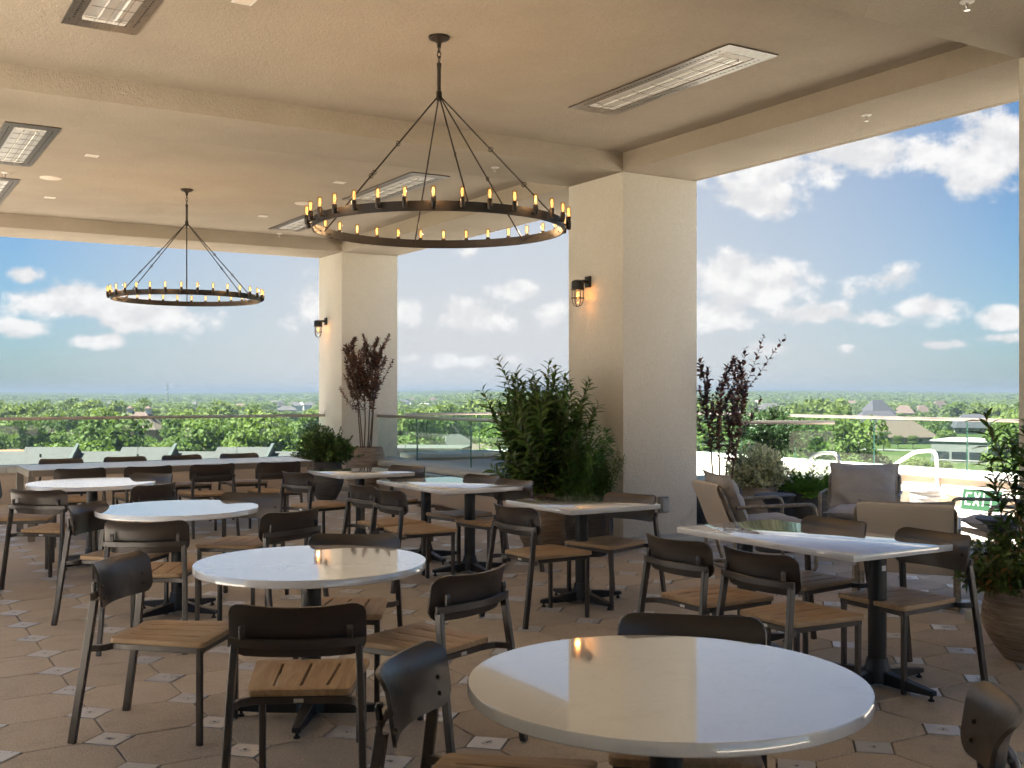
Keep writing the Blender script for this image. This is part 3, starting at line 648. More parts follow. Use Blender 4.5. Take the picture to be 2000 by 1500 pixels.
table('square_table', 'farthest square white table in front of the shrub in the dark pot', 'table', (4.56, 10.47), 'square-edged white tables', 'rect', (.82, .90), [(0, 0, [0, 90, 180, 270])])
lt = thing('long_table', 'long grey metal table with flat legs and eight chairs by the parapet', 'table', (3.21, 12.87, 0))
W, Dp = 3.17, .95
MB().box((-W/2+.012, -Dp/2+.012, .742), (W/2-.012, Dp/2-.012, .752)).build('tabletop', 'table_grey', lt, True, .002, 1)
m = MB()
for y in (-Dp/2+.015, Dp/2-.015): m.box((-W/2+.045, y-.015, .678), (W/2-.045, y+.015, .742))
for x in (-W/2+.015, W/2-.015): m.box((x-.014, -Dp/2+.0, .678), (x+.014, Dp/2, .7421))
m.build('apron', 'table_frame', lt)
for x in (-W/2+.03, W/2-.03):
    for y in (-Dp/2+.03, Dp/2-.03): MB().box((x-.035, y-.035, 0), (x+.035, y+.035, .677)).build('leg', 'table_frame', lt, True, .003, 1)

# ------------------------------------------------------------------ chandeliers
def chandelier(label, x, y):
    t = thing('chandelier', label, 'chandelier', (x, y, ZC), 0, 'iron ring chandeliers')
    zr, Rr, nb = 2.715-ZC, .865, 32; hub = 3.60-ZC
    MB().lathe([(0, 0), (.073, 0), (.073, -.014), (.062, -.024), (.03, -.034), (.014, -.05), (.014, -.075), (0, -.075)], 24).build('canopy', 'iron', t, True)
    for k in range(3):
        zz = -.088-k*.036; pth = []
        for i in range(12):
            a = 2*math.pi*i/12; u, w = .013*math.cos(a), .025*math.sin(a); pth.append((u, 0, zz+w) if k % 2 else (0, u, zz+w))
        MB().tube(pth, .004, 6, True).build('chain_link', 'iron', t, True)
    MB().lathe([(0, -.185), (.016, -.185), (.017, -.19), (.015, -.215), (.0135, -.22), (.0135, hub+.06), (.02, hub+.055), (.02, hub), (.01, hub-.01), (0, hub-.01)], 14).build('stem', 'iron', t, True)
    MB().bar([(Rr*math.cos(2*math.pi*k/96), Rr*math.sin(2*math.pi*k/96), zr) for k in range(96)], .012, .062, closed=True).build('ring', 'iron', t, True)
    for k in range(6):
        a = 2*math.pi*(k+.25)/6; ca, sa = math.cos(a), math.sin(a)
        p0 = Vector((.02*ca, .02*sa, hub+.01)); p1 = Vector(((Rr-.012)*ca, (Rr-.012)*sa, zr+.0)); rm = MB()
        rm.tube([p0, p1], .0055, 6)
        for f in ((.42, .70) if k % 2 else (.55,)):
            q = p0.lerp(p1, f); rm.tube([q+Vector((.016*math.cos(b)*ca, .016*math.cos(b)*sa, .016*math.sin(b))) for b in np.linspace(0, 2*math.pi, 9)[:-1]], .0035, 5, True)
        rm.build('rod', 'iron', t, True)
    sock = MB().tube([(-.035, 0, -.005), (.022, 0, -.005)], .008, 8).lathe([(0, -.024), (.012, -.022), (.016, -.012), (.016, .0), (.0185, .004), (.0185, .075), (.016, .079), (0, .079)], 12, (.022, 0, 0)).mesh('socket', 'iron', True)
    bulb = MB().lathe([(.012, .077), (.013, .09), (.0195, .112), (.0205, .15), (.0195, .175), (.0135, .189), (0, .193)], 14, (.022, 0, 0)).mesh('bulb', 'bulb_glass', True)
    fil = MB()
    for i in range(3):
        a = 2.1*i+.4; fil.tube([(.022+.0045*math.cos(a), .0045*math.sin(a), .092), (.022+.0085*math.cos(a), .0085*math.sin(a), .125), (.022+.0055*math.cos(a), .0055*math.sin(a), .172)], .0020, 5)
    film = fil.mesh('filament', 'filament')
    for k in range(nb):
        a = 2*math.pi*(k+.35)/nb; M_ = Matrix.Rotation(a, 4, 'Z') @ Matrix.Translation((Rr+.022, 0, zr))
        M_ = Matrix.Translation((0, 0, zr)) @ Matrix.Rotation(a, 4, 'Z') @ Matrix.Translation((Rr+.018, 0, 0)) @ Matrix.Diagonal((.88, .88, .62, 1))
        so = link('socket', sock, t, M_); bo = link('bulb', bulb, so); link('filament', film, so)
        if k % 4 == 1:
            li = bpy.data.lights.new('bulb_light', 'POINT'); li.energy = LAMP_W; li.color = (1, .68, .38); li.shadow_soft_size = .02
            lo = bpy.data.objects.new('bulb_light', li); COL.objects.link(lo); lo.parent = so; lo.location = (.022, 0, .14)
    return t
LAMP_W = .7
chandelier('large near iron ring chandelier with many lit candle bulbs', 3.5, 6.68)
chandelier('smaller-looking far iron ring chandelier above the long table', 3.51, 13.28)

# ------------------------------------------------------------------ ceiling fittings
def heater(label, x, y, L_=2.0, W_=.48):
    t = thing('patio_heater', label, 'heater', (x, y, ZC), 0, 'recessed ceiling heaters'); w, l = W_/2, L_/2; iw, il = .145, l-.14
    m = MB(); z = -.012
    for (a, b, c, d) in ((-w, -l, w, -il), (-w, il, w, l), (-w, -il, -iw, il), (iw, -il, w, il)): m.box((a, b, z), (c, d, -.002))
    m.build('frame', 'heater_frame', t)
    m = MB(); n = 10
    prof = [(-iw, 0), (-iw, .02), (-.09, .075), (-.03, .06), (0, .045), (.03, .06), (.09, .075), (iw, .02), (iw, 0)]
    V = []; 
    for yy in (-il, il): V += [(px, yy, -.016-.001+pz*.0) if False else (px, yy, -.004-.0*pz) for px, pz in prof]
    # reflector trough hangs as a shallow pan just under the ceiling sheet
    pz2 = [(-iw+.004, -.0045), (-.085, -.003), (-.03, -.006), (0, -.010), (.03, -.006), (.085, -.003), (iw-.004, -.0045)]
    m.v = [(a, yy, b) for yy in (-il+.03, il-.03) for a, b in pz2]; m.f = [(k, k+1, k+8, k+7) for k in range(6)]; m.mi = [0]*6
    m.build('reflector', 'heater_reflector', t, True)
    MB().box((-iw+.002, -il+.002, -.0022), (iw-.002, il-.002, -.0012)).build('housing', 'heater_inside', t)
    for sx in (-.055, .055): MB().tube([(sx, -il+.08, -.022), (sx, il-.08, -.022)], .010, 8).build('heating_tube', 'heater_tube', t, True)
    for sy in (-1, 1): MB().box((-iw+.01, sy*(il-.055)-.045, -.011), (iw-.01, sy*(il-.055)+.045, -.006)).build('end_plate', 'sprinkler_white', t)
    m = MB()
    for k in range(7): yy = -il+.15+k*(2*il-.3)/6; m.tube([(-iw+.005, yy, -.036), (iw-.005, yy, -.036)], .0025, 5)
    for k in (-.075, 0, .075): m.tube([(k, -il+.02, -.039), (k, il-.02, -.039)], .0025, 5)
    m.build('wire_guard', 'galvanized', t)
    v = MB()
    for k in range(int(2*il/.045)):
        for s in (-1, 1): v.box((s*(iw+.045)-.006, -il+k*.045, z-.0012), (s*(iw+.045)+.006, -il+k*.045+.022, z-.0004))
    v.build('vent_slots', 'heater_inside', t)
for lab, x, y in (('long recessed heater in the ceiling right of the near chandelier', 5.55, 6.73), ('recessed heater at the upper left picture corner', 1.45, 6.72), ('recessed heater cut by the left picture edge, upper one of two', 1.46, 11.81),
                  ('recessed heater cut by the left picture edge, lower one of two', 1.46, 14.66), ('recessed heater seen behind the near chandelier ring', 5.61, 11.9), ('recessed heater seen left of the near chandelier ring', 5.63, 14.8)): heater(lab, x, y)
for lab, x, y in (('round white ceiling speaker at the left', 1.99, 13.38), ('round white ceiling speaker left of the near chandelier', 5.07, 13.46)):
    o = MB().lathe([(0, -.010), (.105, -.010), (.118, -.006), (.12, 0)], 32).build('ceiling_speaker', 'speaker_white', None, True); o.location = (x, y, ZC-.001); tag(o, lab, 'speaker', 'round ceiling speakers')
for lab, x, y in (('square ceiling downlight right of the upper left-edge heater', 2.17, 11.9), ('square ceiling downlight above the far chandelier at the left', 2.18, 14.72), ('square ceiling downlight behind the near chandelier rods', 4.92, 11.9), ('square ceiling downlight between the two chandeliers', 4.94, 14.73), ('square ceiling downlight cut by the top picture edge', 2.13, 6.70)):
    t = thing('downlight', lab, 'downlight', (x, y, ZC), 0, 'square ceiling downlights')
    m = MB()
    for (a, b, c, d) in ((-.065, -.065, .065, -.05), (-.065, .05, .065, .065), (-.065, -.05, -.05, .05), (.05, -.05, .065, .05)): m.box((a, b, -.006), (c, d, -.001))
    m.build('trim', 'sprinkler_white', t); MB().box((-.049, -.049, -.004), (.049, .049, -.001)).build('lens', 'speaker_white', t)
for lab, x, y, z in (('sprinkler head at the far left of the ceiling', 1.51, 13.34, ZC), ('sprinkler head under the far beam left of the corner column', 5.7, 16.2, ZC), ('sprinkler head on the cross beam behind the near chandelier', 5.58, 9.43, ZB), ('sprinkler head under the right outer beam', 7.12, 6.06, ZB), ('sprinkler head at the top right picture edge', 5.56, 4.0, ZB)):
    t = thing('sprinkler', lab, 'sprinkler', (x, y, z), 0, 'ceiling sprinklers')
    MB().lathe([(0, -.012), (.02, -.012), (.04, -.006), (.042, -.001)], 18).build('escutcheon', 'sprinkler_white', t, True)
    MB().lathe([(0, -.045), (.006, -.045), (.006, -.01), (0, -.01)], 8).tube([(.012, 0, -.012), (.012, 0, -.035), (0, 0, -.048), (-.012, 0, -.035), (-.012, 0, -.012)], .003, 5).lathe([(0, -.05), (.018, -.05), (.018, -.053), (0, -.053)], 12).build('head', 'stainless', t, True)

# ------------------------------------------------------------------ wall lamps and outlet box
def sconce(label, y):
    t = thing('wall_lamp', label, 'wall lamp', (XI+.003, y, 2.70), 0, 'caged wall lamps')
    MB().box((-.022, -.05, .0), (0, .05, .12)).build('back_plate', 'lamp_bronze', t, True, .006, 2)
    MB().tube(round_path([(-.02, 0, .06), (-.085, 0, .065), (-.125, 0, .05)], .03), .018, 10).build('arm', 'lamp_bronze', t, True)
    c = (-.145, 0, 0)
    MB().lathe([(0, .075), (.035, .075), (.062, .062), (.068, .04), (.068, -.02), (.072, -.024), (.072, -.036), (.05, -.036), (0, -.036)], 24, c).build('cap', 'lamp_bronze', t, True)
    MB().lathe([(.05, -.036), (.054, -.06), (.053, -.13), (.042, -.175), (.02, -.195), (0, -.199)], 20, c).build('glass_jar', 'lamp_glass', t, True)
    m = MB()
    for k in range(4):
        a = math.pi/2*k+.5; m.tube([(c[0]+r*math.cos(a), r*math.sin(a), z) for r, z in ((.066, -.03), (.068, -.12), (.062, -.165), (.04, -.198), (.0, -.212))], .0042, 6)
    m.tube([(c[0]+.068*math.cos(b), .068*math.sin(b), -.12) for b in np.linspace(0, 2*math.pi, 25)[:-1]], .0042, 6, True)
    m.build('cage', 'lamp_bronze', t, True)
    b = MB().lathe([(.01, -.04), (.02, -.07), (.024, -.10), (.016, -.125), (0, -.132)], 14, c).build('bulb', 'bulb_glass', t, True)
    f = MB()
    for i in range(4):
        a = math.pi/2*i; f.tube([(c[0]+.004*math.cos(a), .004*math.sin(a), -.05), (c[0]+.012*math.cos(a), .012*math.sin(a), -.08), (c[0]+.006*math.cos(a), .006*math.sin(a), -.115)], .0032, 5)
    f.build('filament', 'filament', b)
    li = bpy.data.lights.new('lamp_light', 'POINT'); li.energy = .35; li.color = (1, .45, .14); li.shadow_soft_size = .02
    lo = bpy.data.objects.new('lamp_light', li); COL.objects.link(lo); lo.parent = t; lo.location = (c[0], 0, -.09)
sconce('dark caged wall lamp on the big middle column', 9.52)
sconce('dark caged wall lamp on the far corner column', 17.02)
t = thing('outlet_box', 'grey weatherproof outlet box low on the big column', 'outlet', (7.31, COLY[0][0]+.003, .39))
MB().box((-.055, -.05, -.085), (.055, 0, .085)).build('body', 'grey_box', t, True, .008, 2)
MB().box((-.048, -.075, -.075), (.048, -.0505, .07)).build('cover', 'grey_box', t, True, .012, 2)
MB().tube([(-.045, -.056, .082), (.045, -.056, .082)], .007, 8).build('hinge', 'grey_box', t, True)

# ------------------------------------------------------------------ lounge furniture on the open floor
def cushion(w, h, t, seed=0, n=22):
    rr = random.Random(seed); ph = [rr.uniform(0, 6.28) for _ in range(6)]
    m = MB()
    for s in (1, -1):
        for j in range(n+1):
            for i in range(n+1):
                u, v = -1+2*i/n, -1+2*j/n
                x = w/2*u*(1-.085*(1-v*v)); y = h/2*v*(1-.085*(1-u*u))
                th = t/2*(max(0, 1-abs(u)**2.4)*max(0, 1-abs(v)**2.4))**.62
                wr = .008*math.sin(7*u+3*v+ph[0])*math.sin(5*v-2*u+ph[1])+.006*math.sin(13*u*v+ph[2])+.006*math.sin(17*(v+.6*abs(u))+ph[3])*max(0, abs(u)-.35)
                m.v.append((x, y, s*(th+(wr if th > .02 else 0))))
    S = (n+1)**2
    for j in range(n):
        for i in range(n):
            a = j*(n+1)+i; m.f.append((a, a+1, a+n+2, a+n+1)); m.f.append((S+a, S+a+n+1, S+a+n+2, S+a+1))
    m.mi = [0]*len(m.f); return m
def piping(w, h):
    n = 60; pts = []
    for k in range(n):
        a = 4*k/n; e = int(a); f = (a-e)*2-1
        u, v = [(f, -1), (1, f), (-f, 1), (-1, -f)][e]
        pts.append((w/2*u*(1-.085*(1-v*v)), h/2*v*(1-.085*(1-u*u)), 0))
    return MB().tube(pts, .006, 6, True)
def lounge(label, x, y, a, seed, drop=0.0):
    t = thing('lounge_chair', label, 'lounge chair', (x, y, 0), R(a-90), 'tubular lounge chairs')
    r = .0165
    for s in (-1, 1):
        xx = s*.355
        MB().tube(round_path([(xx, -.33, .58), (xx, .39, .60), (xx, .40, .017), (xx, -.36, .017), (xx, -.34, .30)], .07), r, 10).build('side_loop', 'galvanized', t, True)
    MB().tube(round_path([(-.335, -.20, .05), (-.335, -.30, .36), (-.335, -.47, .755), (.335, -.47, .755), (.335, -.30, .36), (.335, -.20, .05)], .06), r, 10).build('back_loop', 'galvanized', t, True)
    m = MB()
    for (yy, zz) in ((.33, .33), (-.25, .27), (-.36, .035)): m.tube([(-.35, yy, zz), (.35, yy, zz)], r*.9, 10)
    m.build('cross_tubes', 'galvanized', t, True)
    # canvas slings
    def sling(path, name):
        pts = [Vector(p) for p in path]; m = MB(); n = len(pts)
        for th in (0, 1):
            for p in pts:
                for k in range(9):
                    u = -1+k/4; m.v.append((u*.325, p.y-.004*th+.0, p.z-.004*th-.012*(1-u*u)*0))
        S = n*9
        for j in range(n-1):
            for k in range(8):
                a = j*9+k; m.f.append((a, a+1, a+10, a+9)); m.f.append((S+a, S+a+9, S+a+10, S+a+1))
        m.mi = [0]*len(m.f); return m.build(name, 'canvas', t, True)
    sling([(0, -.452, .752), (0, -.468, .778), (0, -.490, .768), (0, -.492, .735), (0, -.43, .60), (0, -.36, .42), (0, -.30, .30), (0, -.27, .255), (0, -.245, .25), (0, -.235, .27)], 'back_sling')
    MB().box((-.325, -.492, .716), (.325, -.486, .722)).build('sling_seam', 'canvas', t).rotation_euler = (0, 0, 0)
    sling([(0, .345, .315), (0, .35, .345), (0, .33, .352), (0, .1, .315), (0, -.12, .295), (0, -.25, .29)], 'seat_sling')
    sc = cushion(.64, .66, .17, seed).build('seat_cushion', 'grey_fabric', t, True); sc.location = (0, .06, .395); sc.rotation_euler = (R(5), 0, 0)
    piping(.645, .665).build('piping', 'grey_fabric', sc, True)
    bc = cushion(.66, .50, .19, seed+3).build('back_cushion', 'grey_fabric', t, True); bc.location = (0, -.285+.35*drop, .625-drop); bc.rotation_euler = (R(113), 0, 0)
    piping(.665, .505).build('piping', 'grey_fabric', bc, True)
    return t
lounge('lounge chair beside the big column seen from its side, arms pointing right', 6.93, 7.12, -22, 1)
lounge('lounge chair facing us with a large grey back cushion', 8.45, 7.25, 217, 2)
lounge('lounge chair turned away from us, cream canvas sling back', 6.80, 5.40, 36, 3, .065)
lounge('lounge chair at the right edge behind the planted tan pot, facing left', 8.78, 5.85, 151, 4)
def side_table(label, x, y, h=.56):
    t = thing('side_table', label, 'side table', (x, y, 0), 0, 'dark pedestal side tables')
    MB().lathe([(0, h-.012), (.203, h-.012), (.205, h-.006), (.2, h), (0, h)], 40).build('tabletop', 'stone_table', t, True)
    MB().lathe([(0, 0), (.185, 0), (.187, .02), (.15, .10), (.09, .20), (.062, .29), (.058, .36), (.072, .43), (.13, h-.05), (.20, h-.0125), (0, h-.0125)], 40).build('pedestal', 'stone_table', t, True)
side_table('dark round pedestal table left of the lounge chair facing us', 7.86, 7.83)
side_table('dark round pedestal table at the right edge in front of a lounge chair', 7.90, 5.36)
# bucket and leaning exit sign
t = thing('bucket', 'white plastic bucket with lid on the sunlit deck', 'bucket', (11.05, 8.53, .006))
MB().lathe([(0, 0), (.145, 0), (.168, .30), (.176, .305), (.176, .325), (.169, .33), (.17, .37), (0, .37)], 32).build('pail', 'white_plastic', t, True)
MB().lathe([(.172, .375), (.184, .378), (.186, .405), (.178, .412), (.165, .408), (.16, .40), (0, .40)], 32).build('lid', 'white_plastic', t, True)
MB().tube([(.185*math.cos(a), .185*math.sin(a)-.02*math.sin(a), .30-.16*math.sin(a)) for a in np.linspace(math.pi*1.02, math.pi*1.98, 14)] if False else [(.18*math.cos(a), -.18*abs(math.sin(a))**1.0, .315-.13*math.sin(a)) for a in np.linspace(.02, math.pi-.02, 14)], .0035, 6).build('bail', 'tag_metal', t)
lab = MB()
for k, (z0, z1, a0, a1, mi) in enumerate(((.13, .165, -150, -118, 0), (.17, .20, -148, -105, 0), (.205, .235, -150, -122, 1), (.205, .235, -118, -104, 0), (.14, .165, -112, -100, 1))):
    n = 5
    for i in range(n):
        A = [R(a0+(a1-a0)*(i+q)/n) for q in (0, 1)]; rr = lambda z: .1455+z*.0766+.0012
        lab.add([(rr(z0)*math.cos(A[0]), rr(z0)*math.sin(A[0]), z0), (rr(z0)*math.cos(A[1]), rr(z0)*math.sin(A[1]), z0), (rr(z1)*math.cos(A[1]), rr(z1)*math.sin(A[1]), z1), (rr(z1)*math.cos(A[0]), rr(z1)*math.sin(A[0]), z1)], [(0, 1, 2, 3)], mi)
lab.build('printed_label', ['print_blue', 'print_red'], t)
es = thing('exit_sign', 'green exit sign with white letters leaning against the sunlit parapet', 'sign', (12.70, 8.95, .004), R(-90)); es.rotation_euler = (R(-14), 0, R(-90))
MB().box((-.30, -.004, 0), (.30, .004, .30)).build('plate', 'white_plastic', es); MB().box((-.285, -.0065, .015), (.285, -.0045, .285)).build('field', 'sign_green', es)
def letter(strokes, x, name='letter'):
    m = MB()
    for (x0, z0, x1, z1) in strokes:
        if x0 == x1 or z0 == z1: m.box((x+min(x0, x1)-.011, -.0092, .085+min(z0, z1)*1.15-.011), (x+max(x0, x1)+.011, -.0072, .085+max(z0, z1)*1.15+.011))
        else: m.bar([(x+x0, -.0082, .085+z0*1.15), (x+x1, -.0082, .085+z1*1.15)], .024, .002, (0, 1, 0))
    m.build(name, 'white_plastic', es)
letter([(0, 0, 0, .13), (.0, 0, .065, 0), (.0, .065, .055, .065), (.0, .13, .065, .13)], -.225)
letter([(0, -.01, .08, .14), (.03, .085, 0, .14), (.05, .045, .08, -.01)], -.105); letter([(0, 0, 0, .13)], .035); letter([(.04, 0, .04, .115), (0, .13, .08, .13)], .11)

# ------------------------------------------------------------------ plants
LEAF_T = {}
def leaf_template(w, fold=.25, droop=.12):
    V = np.array([(0, 0, 0), (-w*.8, .28, fold*w), (w*.8, .28, fold*w), (0, .33, -.0), (-w*.82, .62, fold*w-droop*.3), (w*.82, .62, fold*w-droop*.3), (0, .66, -droop*.4), (0, 1, -droop)])
    Fc = [(0, 3, 1), (0, 2, 3), (1, 3, 6, 4), (3, 2, 5, 6), (4, 6, 7), (6, 5, 7)]
    return V, Fc
def mats_for(P):
    """P: list of (pos, dir, up, scale) -> rotation frames"""
    pos = np.array([p[0] for p in P]); d = np.array([p[1] for p in P]); u = np.array([p[2] for p in P]); s = np.array([p[3] for p in P])
    d /= np.linalg.norm(d, axis=1)[:, None]; x = np.cross(d, u); x /= (np.linalg.norm(x, axis=1)[:, None]+1e-9); z = np.cross(x, d)
    return pos, x, d, z, s
def leaves_mesh(name, mat, P, w, fold=.25, droop=.12):
    V, Fc = leaf_template(w, fold, droop); pos, x, d, z, s = mats_for(P); n = len(P); k = len(V)
    W_ = pos[:, None, :]+s[:, None, None]*(V[None, :, 0:1]*x[:, None, :]+V[None, :, 1:2]*d[:, None, :]+V[None, :, 2:3]*z[:, None, :])
    W_ = W_.reshape(-1, 3); me = bpy.data.meshes.new(name)
    faces = [tuple(i*k+q for q in f) for i in range(n) for f in Fc]
    me.from_pydata(W_.tolist(), [], faces); me.materials.append(MATS[mat]); me.polygons.foreach_set('use_smooth', [True]*len(me.polygons)); me.update(); return me
def unit(v): v = np.array(v, float); return v/np.linalg.norm(v)
def stem_curve(p0, d0, length, bend, n=10, wob=.06):
    """curve from p0 in direction d0 bending towards 'bend' (a vector added progressively)"""
    p = np.array(p0, float); d = unit(d0); out = [p.copy()]; st = length/n
    for i in range(n):
        d = unit(d+np.array(bend)*(1/n)+RNG.normal(0, wob, 3)); p = p+d*st; out.append(p.copy())
    return out
def leaf_on(path, t0, count, ll, ang, jit=.25, up_bias=.0, whorl=2.4, taper=.25, droopv=0):
    P = []; path = np.array(path); seg = np.linalg.norm(np.diff(path, axis=0), axis=1); cum = np.concatenate([[0], np.cumsum(seg)]); Ltot = cum[-1]; a = RNG.uniform(0, 6.28)
    for k in range(count):
        f = t0+(1-t0)*(k+.5*RNG.uniform(0, 1))/count; s = f*Ltot; i = min(len(seg)-1, int(np.searchsorted(cum, s)-1)); i = max(i, 0); q = (s-cum[i])/seg[i]
        p = path[i]*(1-q)+path[i+1]*q; tg = unit(path[i+1]-path[i]); a += whorl+RNG.normal(0, jit)
        ref = np.array((0, 0, 1.)) if abs(tg[2]) < .9 else np.array((1., 0, 0)); e1 = unit(np.cross(tg, ref)); e2 = np.cross(tg, e1); rad = e1*math.cos(a)+e2*math.sin(a)
        th = ang*(1-taper*f)+RNG.normal(0, .18); d = tg*math.cos(th)+rad*math.sin(th)+np.array((0, 0, up_bias-droopv*RNG.uniform(.5, 1.2))); d = unit(d)
        u = unit(tg+.4*RNG.normal(0, 1, 3)*jit)
        if abs(np.dot(u, d)) > .97: u = e1
        P.append((p, d, u, ll*RNG.uniform(.7, 1.15)*(1-.35*max(0, f-.8)/.2)))
    return P
def stems_mesh(paths, r0, r1, n=5):
    m = MB()
    for pth in paths:
        k = len(pth)
        # taper by sweeping ring by ring
        rings = []; prev = None
        for i, p in enumerate(pth):
            p = Vector(p); tg = (Vector(pth[min(i+1, k-1)])-Vector(pth[max(i-1, 0)])).normalized(); sx = tg.cross(Vector((.3, .9, .1))).normalized(); sy = sx.cross(tg); r = r0+(r1-r0)*i/(k-1)
            rings.append([p+sx*r*math.cos(2*math.pi*q/n)+sy*r*math.sin(2*math.pi*q/n) for q in range(n)])
        V = [q for rg in rings for q in rg]; m.add(V, [(i*n+q, i*n+(q+1) % n, (i+1)*n+(q+1) % n, (i+1)*n+q) for i in range(k-1) for q in range(n)])
    return m
def planter(label, x, y, prof, mat, z=0.0, cat='potted plant', group='potted plants', soil=None):
    t = thing('potted_plant', label, cat, (x, y, z), RNG.uniform(0, 0), group)
    p = MB().lathe(prof, 40).build('pot', mat, t, True)
    zs, rs = soil; MB().lathe([(0, zs+.01), (rs*.5, zs+.012), (rs, zs)], 24).build('soil', 'soil', t, True)
    return t
def egg(r, h, base=.62, neck=.78, wall=.03):
    pr = [(0, 0), (r*base, 0)]
    for k in range(1, 15):
        f = k/14; rr = r*(base+(1-base)*math.sin(min(1, f/.55)*math.pi/2)) if f < .55 else r*(neck+(1-neck)*math.cos((f-.55)/.45*math.pi/2))
        pr.append((rr, h*f))
    e = pr[-1][0]; pr += [(e-.006, h+.004), (e-wall, h), (e-wall-.01, h-.07)]
    return pr
def leaf_parts(t, mat, P, w, fold, droop, maxn=300, name='leaf', rest='foliage'):
    """the leaves nearest the viewer as objects of their own, the rest joined"""
    loc = np.array(t.location); key = [-((p[0][0]+loc[0])*SY+(p[0][1]+loc[1])*CY) for p in P]
    idx = sorted(range(len(P)), key=lambda i: -key[i]); A = idx[:maxn]; B = idx[maxn:]
    V, Fc = leaf_template(w, fold, droop); me = bpy.data.meshes.new(name); me.from_pydata(V.tolist(), [], Fc); me.materials.append(MATS[mat]); me.polygons.foreach_set('use_smooth', [True]*len(me.polygons))
    pos, x, d, z, s = mats_for([P[i] for i in A])
    for i in range(len(A)):
        M_ = Matrix([[x[i][r_]*s[i], d[i][r_]*s[i], z[i][r_]*s[i], pos[i][r_]] for r_ in range(3)]+[[0, 0, 0, 1]]); link(name, me, t, M_)
    if B: stuff(link(rest, leaves_mesh(rest, mat, [P[i] for i in B], w, fold, droop), t))
def fan(n, r, spread, z0, Lr, bend=(0, 0, .3), rnd=.1, nseg=9, wob=.05, ell=(1, 1)):
    out = []
    for k in range(n):
        a = 2.4*k+RNG.normal(0, .3); q = math.sqrt((k+.5)/n); p = (r*q*math.cos(a), r*q*math.sin(a), z0)
        th = spread*q+RNG.normal(0, rnd); d = (math.sin(th)*math.cos(a)*ell[0], math.sin(th)*math.sin(a)*ell[1], math.cos(th))
        out.append(stem_curve(p, d, RNG.uniform(*Lr)*(1-.25*q), bend, nseg, wob))
    return out
def bush(lobes, n, ll, out=.7, up=.2, inner=.55):
    """leaves through the outer part of overlapping ellipsoids (cx, cy, cz, rx, ry, rz)"""
    P = []; lob = np.array(lobes); vol = lob[:, 3]*lob[:, 4]*lob[:, 5]; pr = vol**.7; pr = pr/pr.sum()
    idx = RNG.choice(len(lob), n, p=pr)
    for i in idx:
        c = lob[i]; u = unit(RNG.normal(0, 1, 3)); r = (inner+(1-inner)*RNG.uniform(0, 1)**.5)*RNG.uniform(.9, 1.06)
        p = c[:3]+u*r*c[3:6]; d = unit(u*out+np.array((0, 0, up))+RNG.normal(0, .45, 3)); w = RNG.normal(0, 1, 3)
        P.append((p, d, unit(u+np.array((0, 0, .6))+.3*w), ll*RNG.uniform(.65, 1.15)))
    return P
# big laurel
t = planter('tall glossy green laurel in a big tan ribbed pot beside the big column', 6.02, 9.20, egg(.30, .57, .66, .86), 'pot_tan', soil=(.50, .23))
S = fan(58, .18, .31, .5, (1.05, 1.62), (0, 0, .14), .08, 10, .045)
P = []
for s in S: P += leaf_on(s, .10, 54, .155, 1.12, up_bias=.0, taper=.25)
lowS = fan(26, .19, 1.0, .52, (.45, .80), (0, 0, .35), .12, 8)
for s in lowS: P += leaf_on(s, .15, 34, .155, 1.0, droopv=.18)
stems_mesh(S+lowS, .007, .003).build('stems', 'bark', t, True); leaf_parts(t, 'laurel_leaf', P, .15, .35, .22, 300)
# podocarpus
t = planter('fine-leaved green shrub in a dark pot tucked beside the laurel', 6.12, 8.56, egg(.235, .52, .7, .85), 'pot_dark', soil=(.45, .18))
S = fan(60, .13, .30, .42, (.5, .86), (0, 0, .1), .08, 9, .06); P = []
for s in S: P += leaf_on(s, .05, 85, .085, 1.25, droopv=.35)
P += bush([(0, 0, .80, .17, .17, .34), (.06, -.03, 1.06, .16, .16, .2), (-.04, .03, .68, .2, .2, .2)], 1500, .085, .8, -.25, .5)
stems_mesh(S, .004, .0015).build('stems', 'bark', t); link('foliage', leaves_mesh('foliage', 'podocarpus_leaf', P, .085, .1, .35), t)
# shrub in dark pot near the corner
t = planter('bushy green shrub in a smooth dark grey pot near the long table', 6.02, 15.05, egg(.25, .56, .55, .8), 'pot_grey', soil=(.49, .18))
S = fan(70, .14, 1.15, .55, (.34, .62), (-.1, .05, -.05), .15, 7, .1); P = []
for s in S: P += leaf_on(s, .35, 34, .052, 1.1)
P += bush([(.02, -.05, .74, .30, .30, .22), (-.12, .02, .86, .26, .26, .24), (.12, -.08, .70, .26, .24, .20), (-.2, .06, .76, .22, .22, .2)], 5200, .042, .7, .25, .5)
stems_mesh(S, .004, .0015, 4).build('stems', 'bark', t); link('foliage', leaves_mesh('foliage', 'shrub_leaf', P, .28, .2, .1), t)
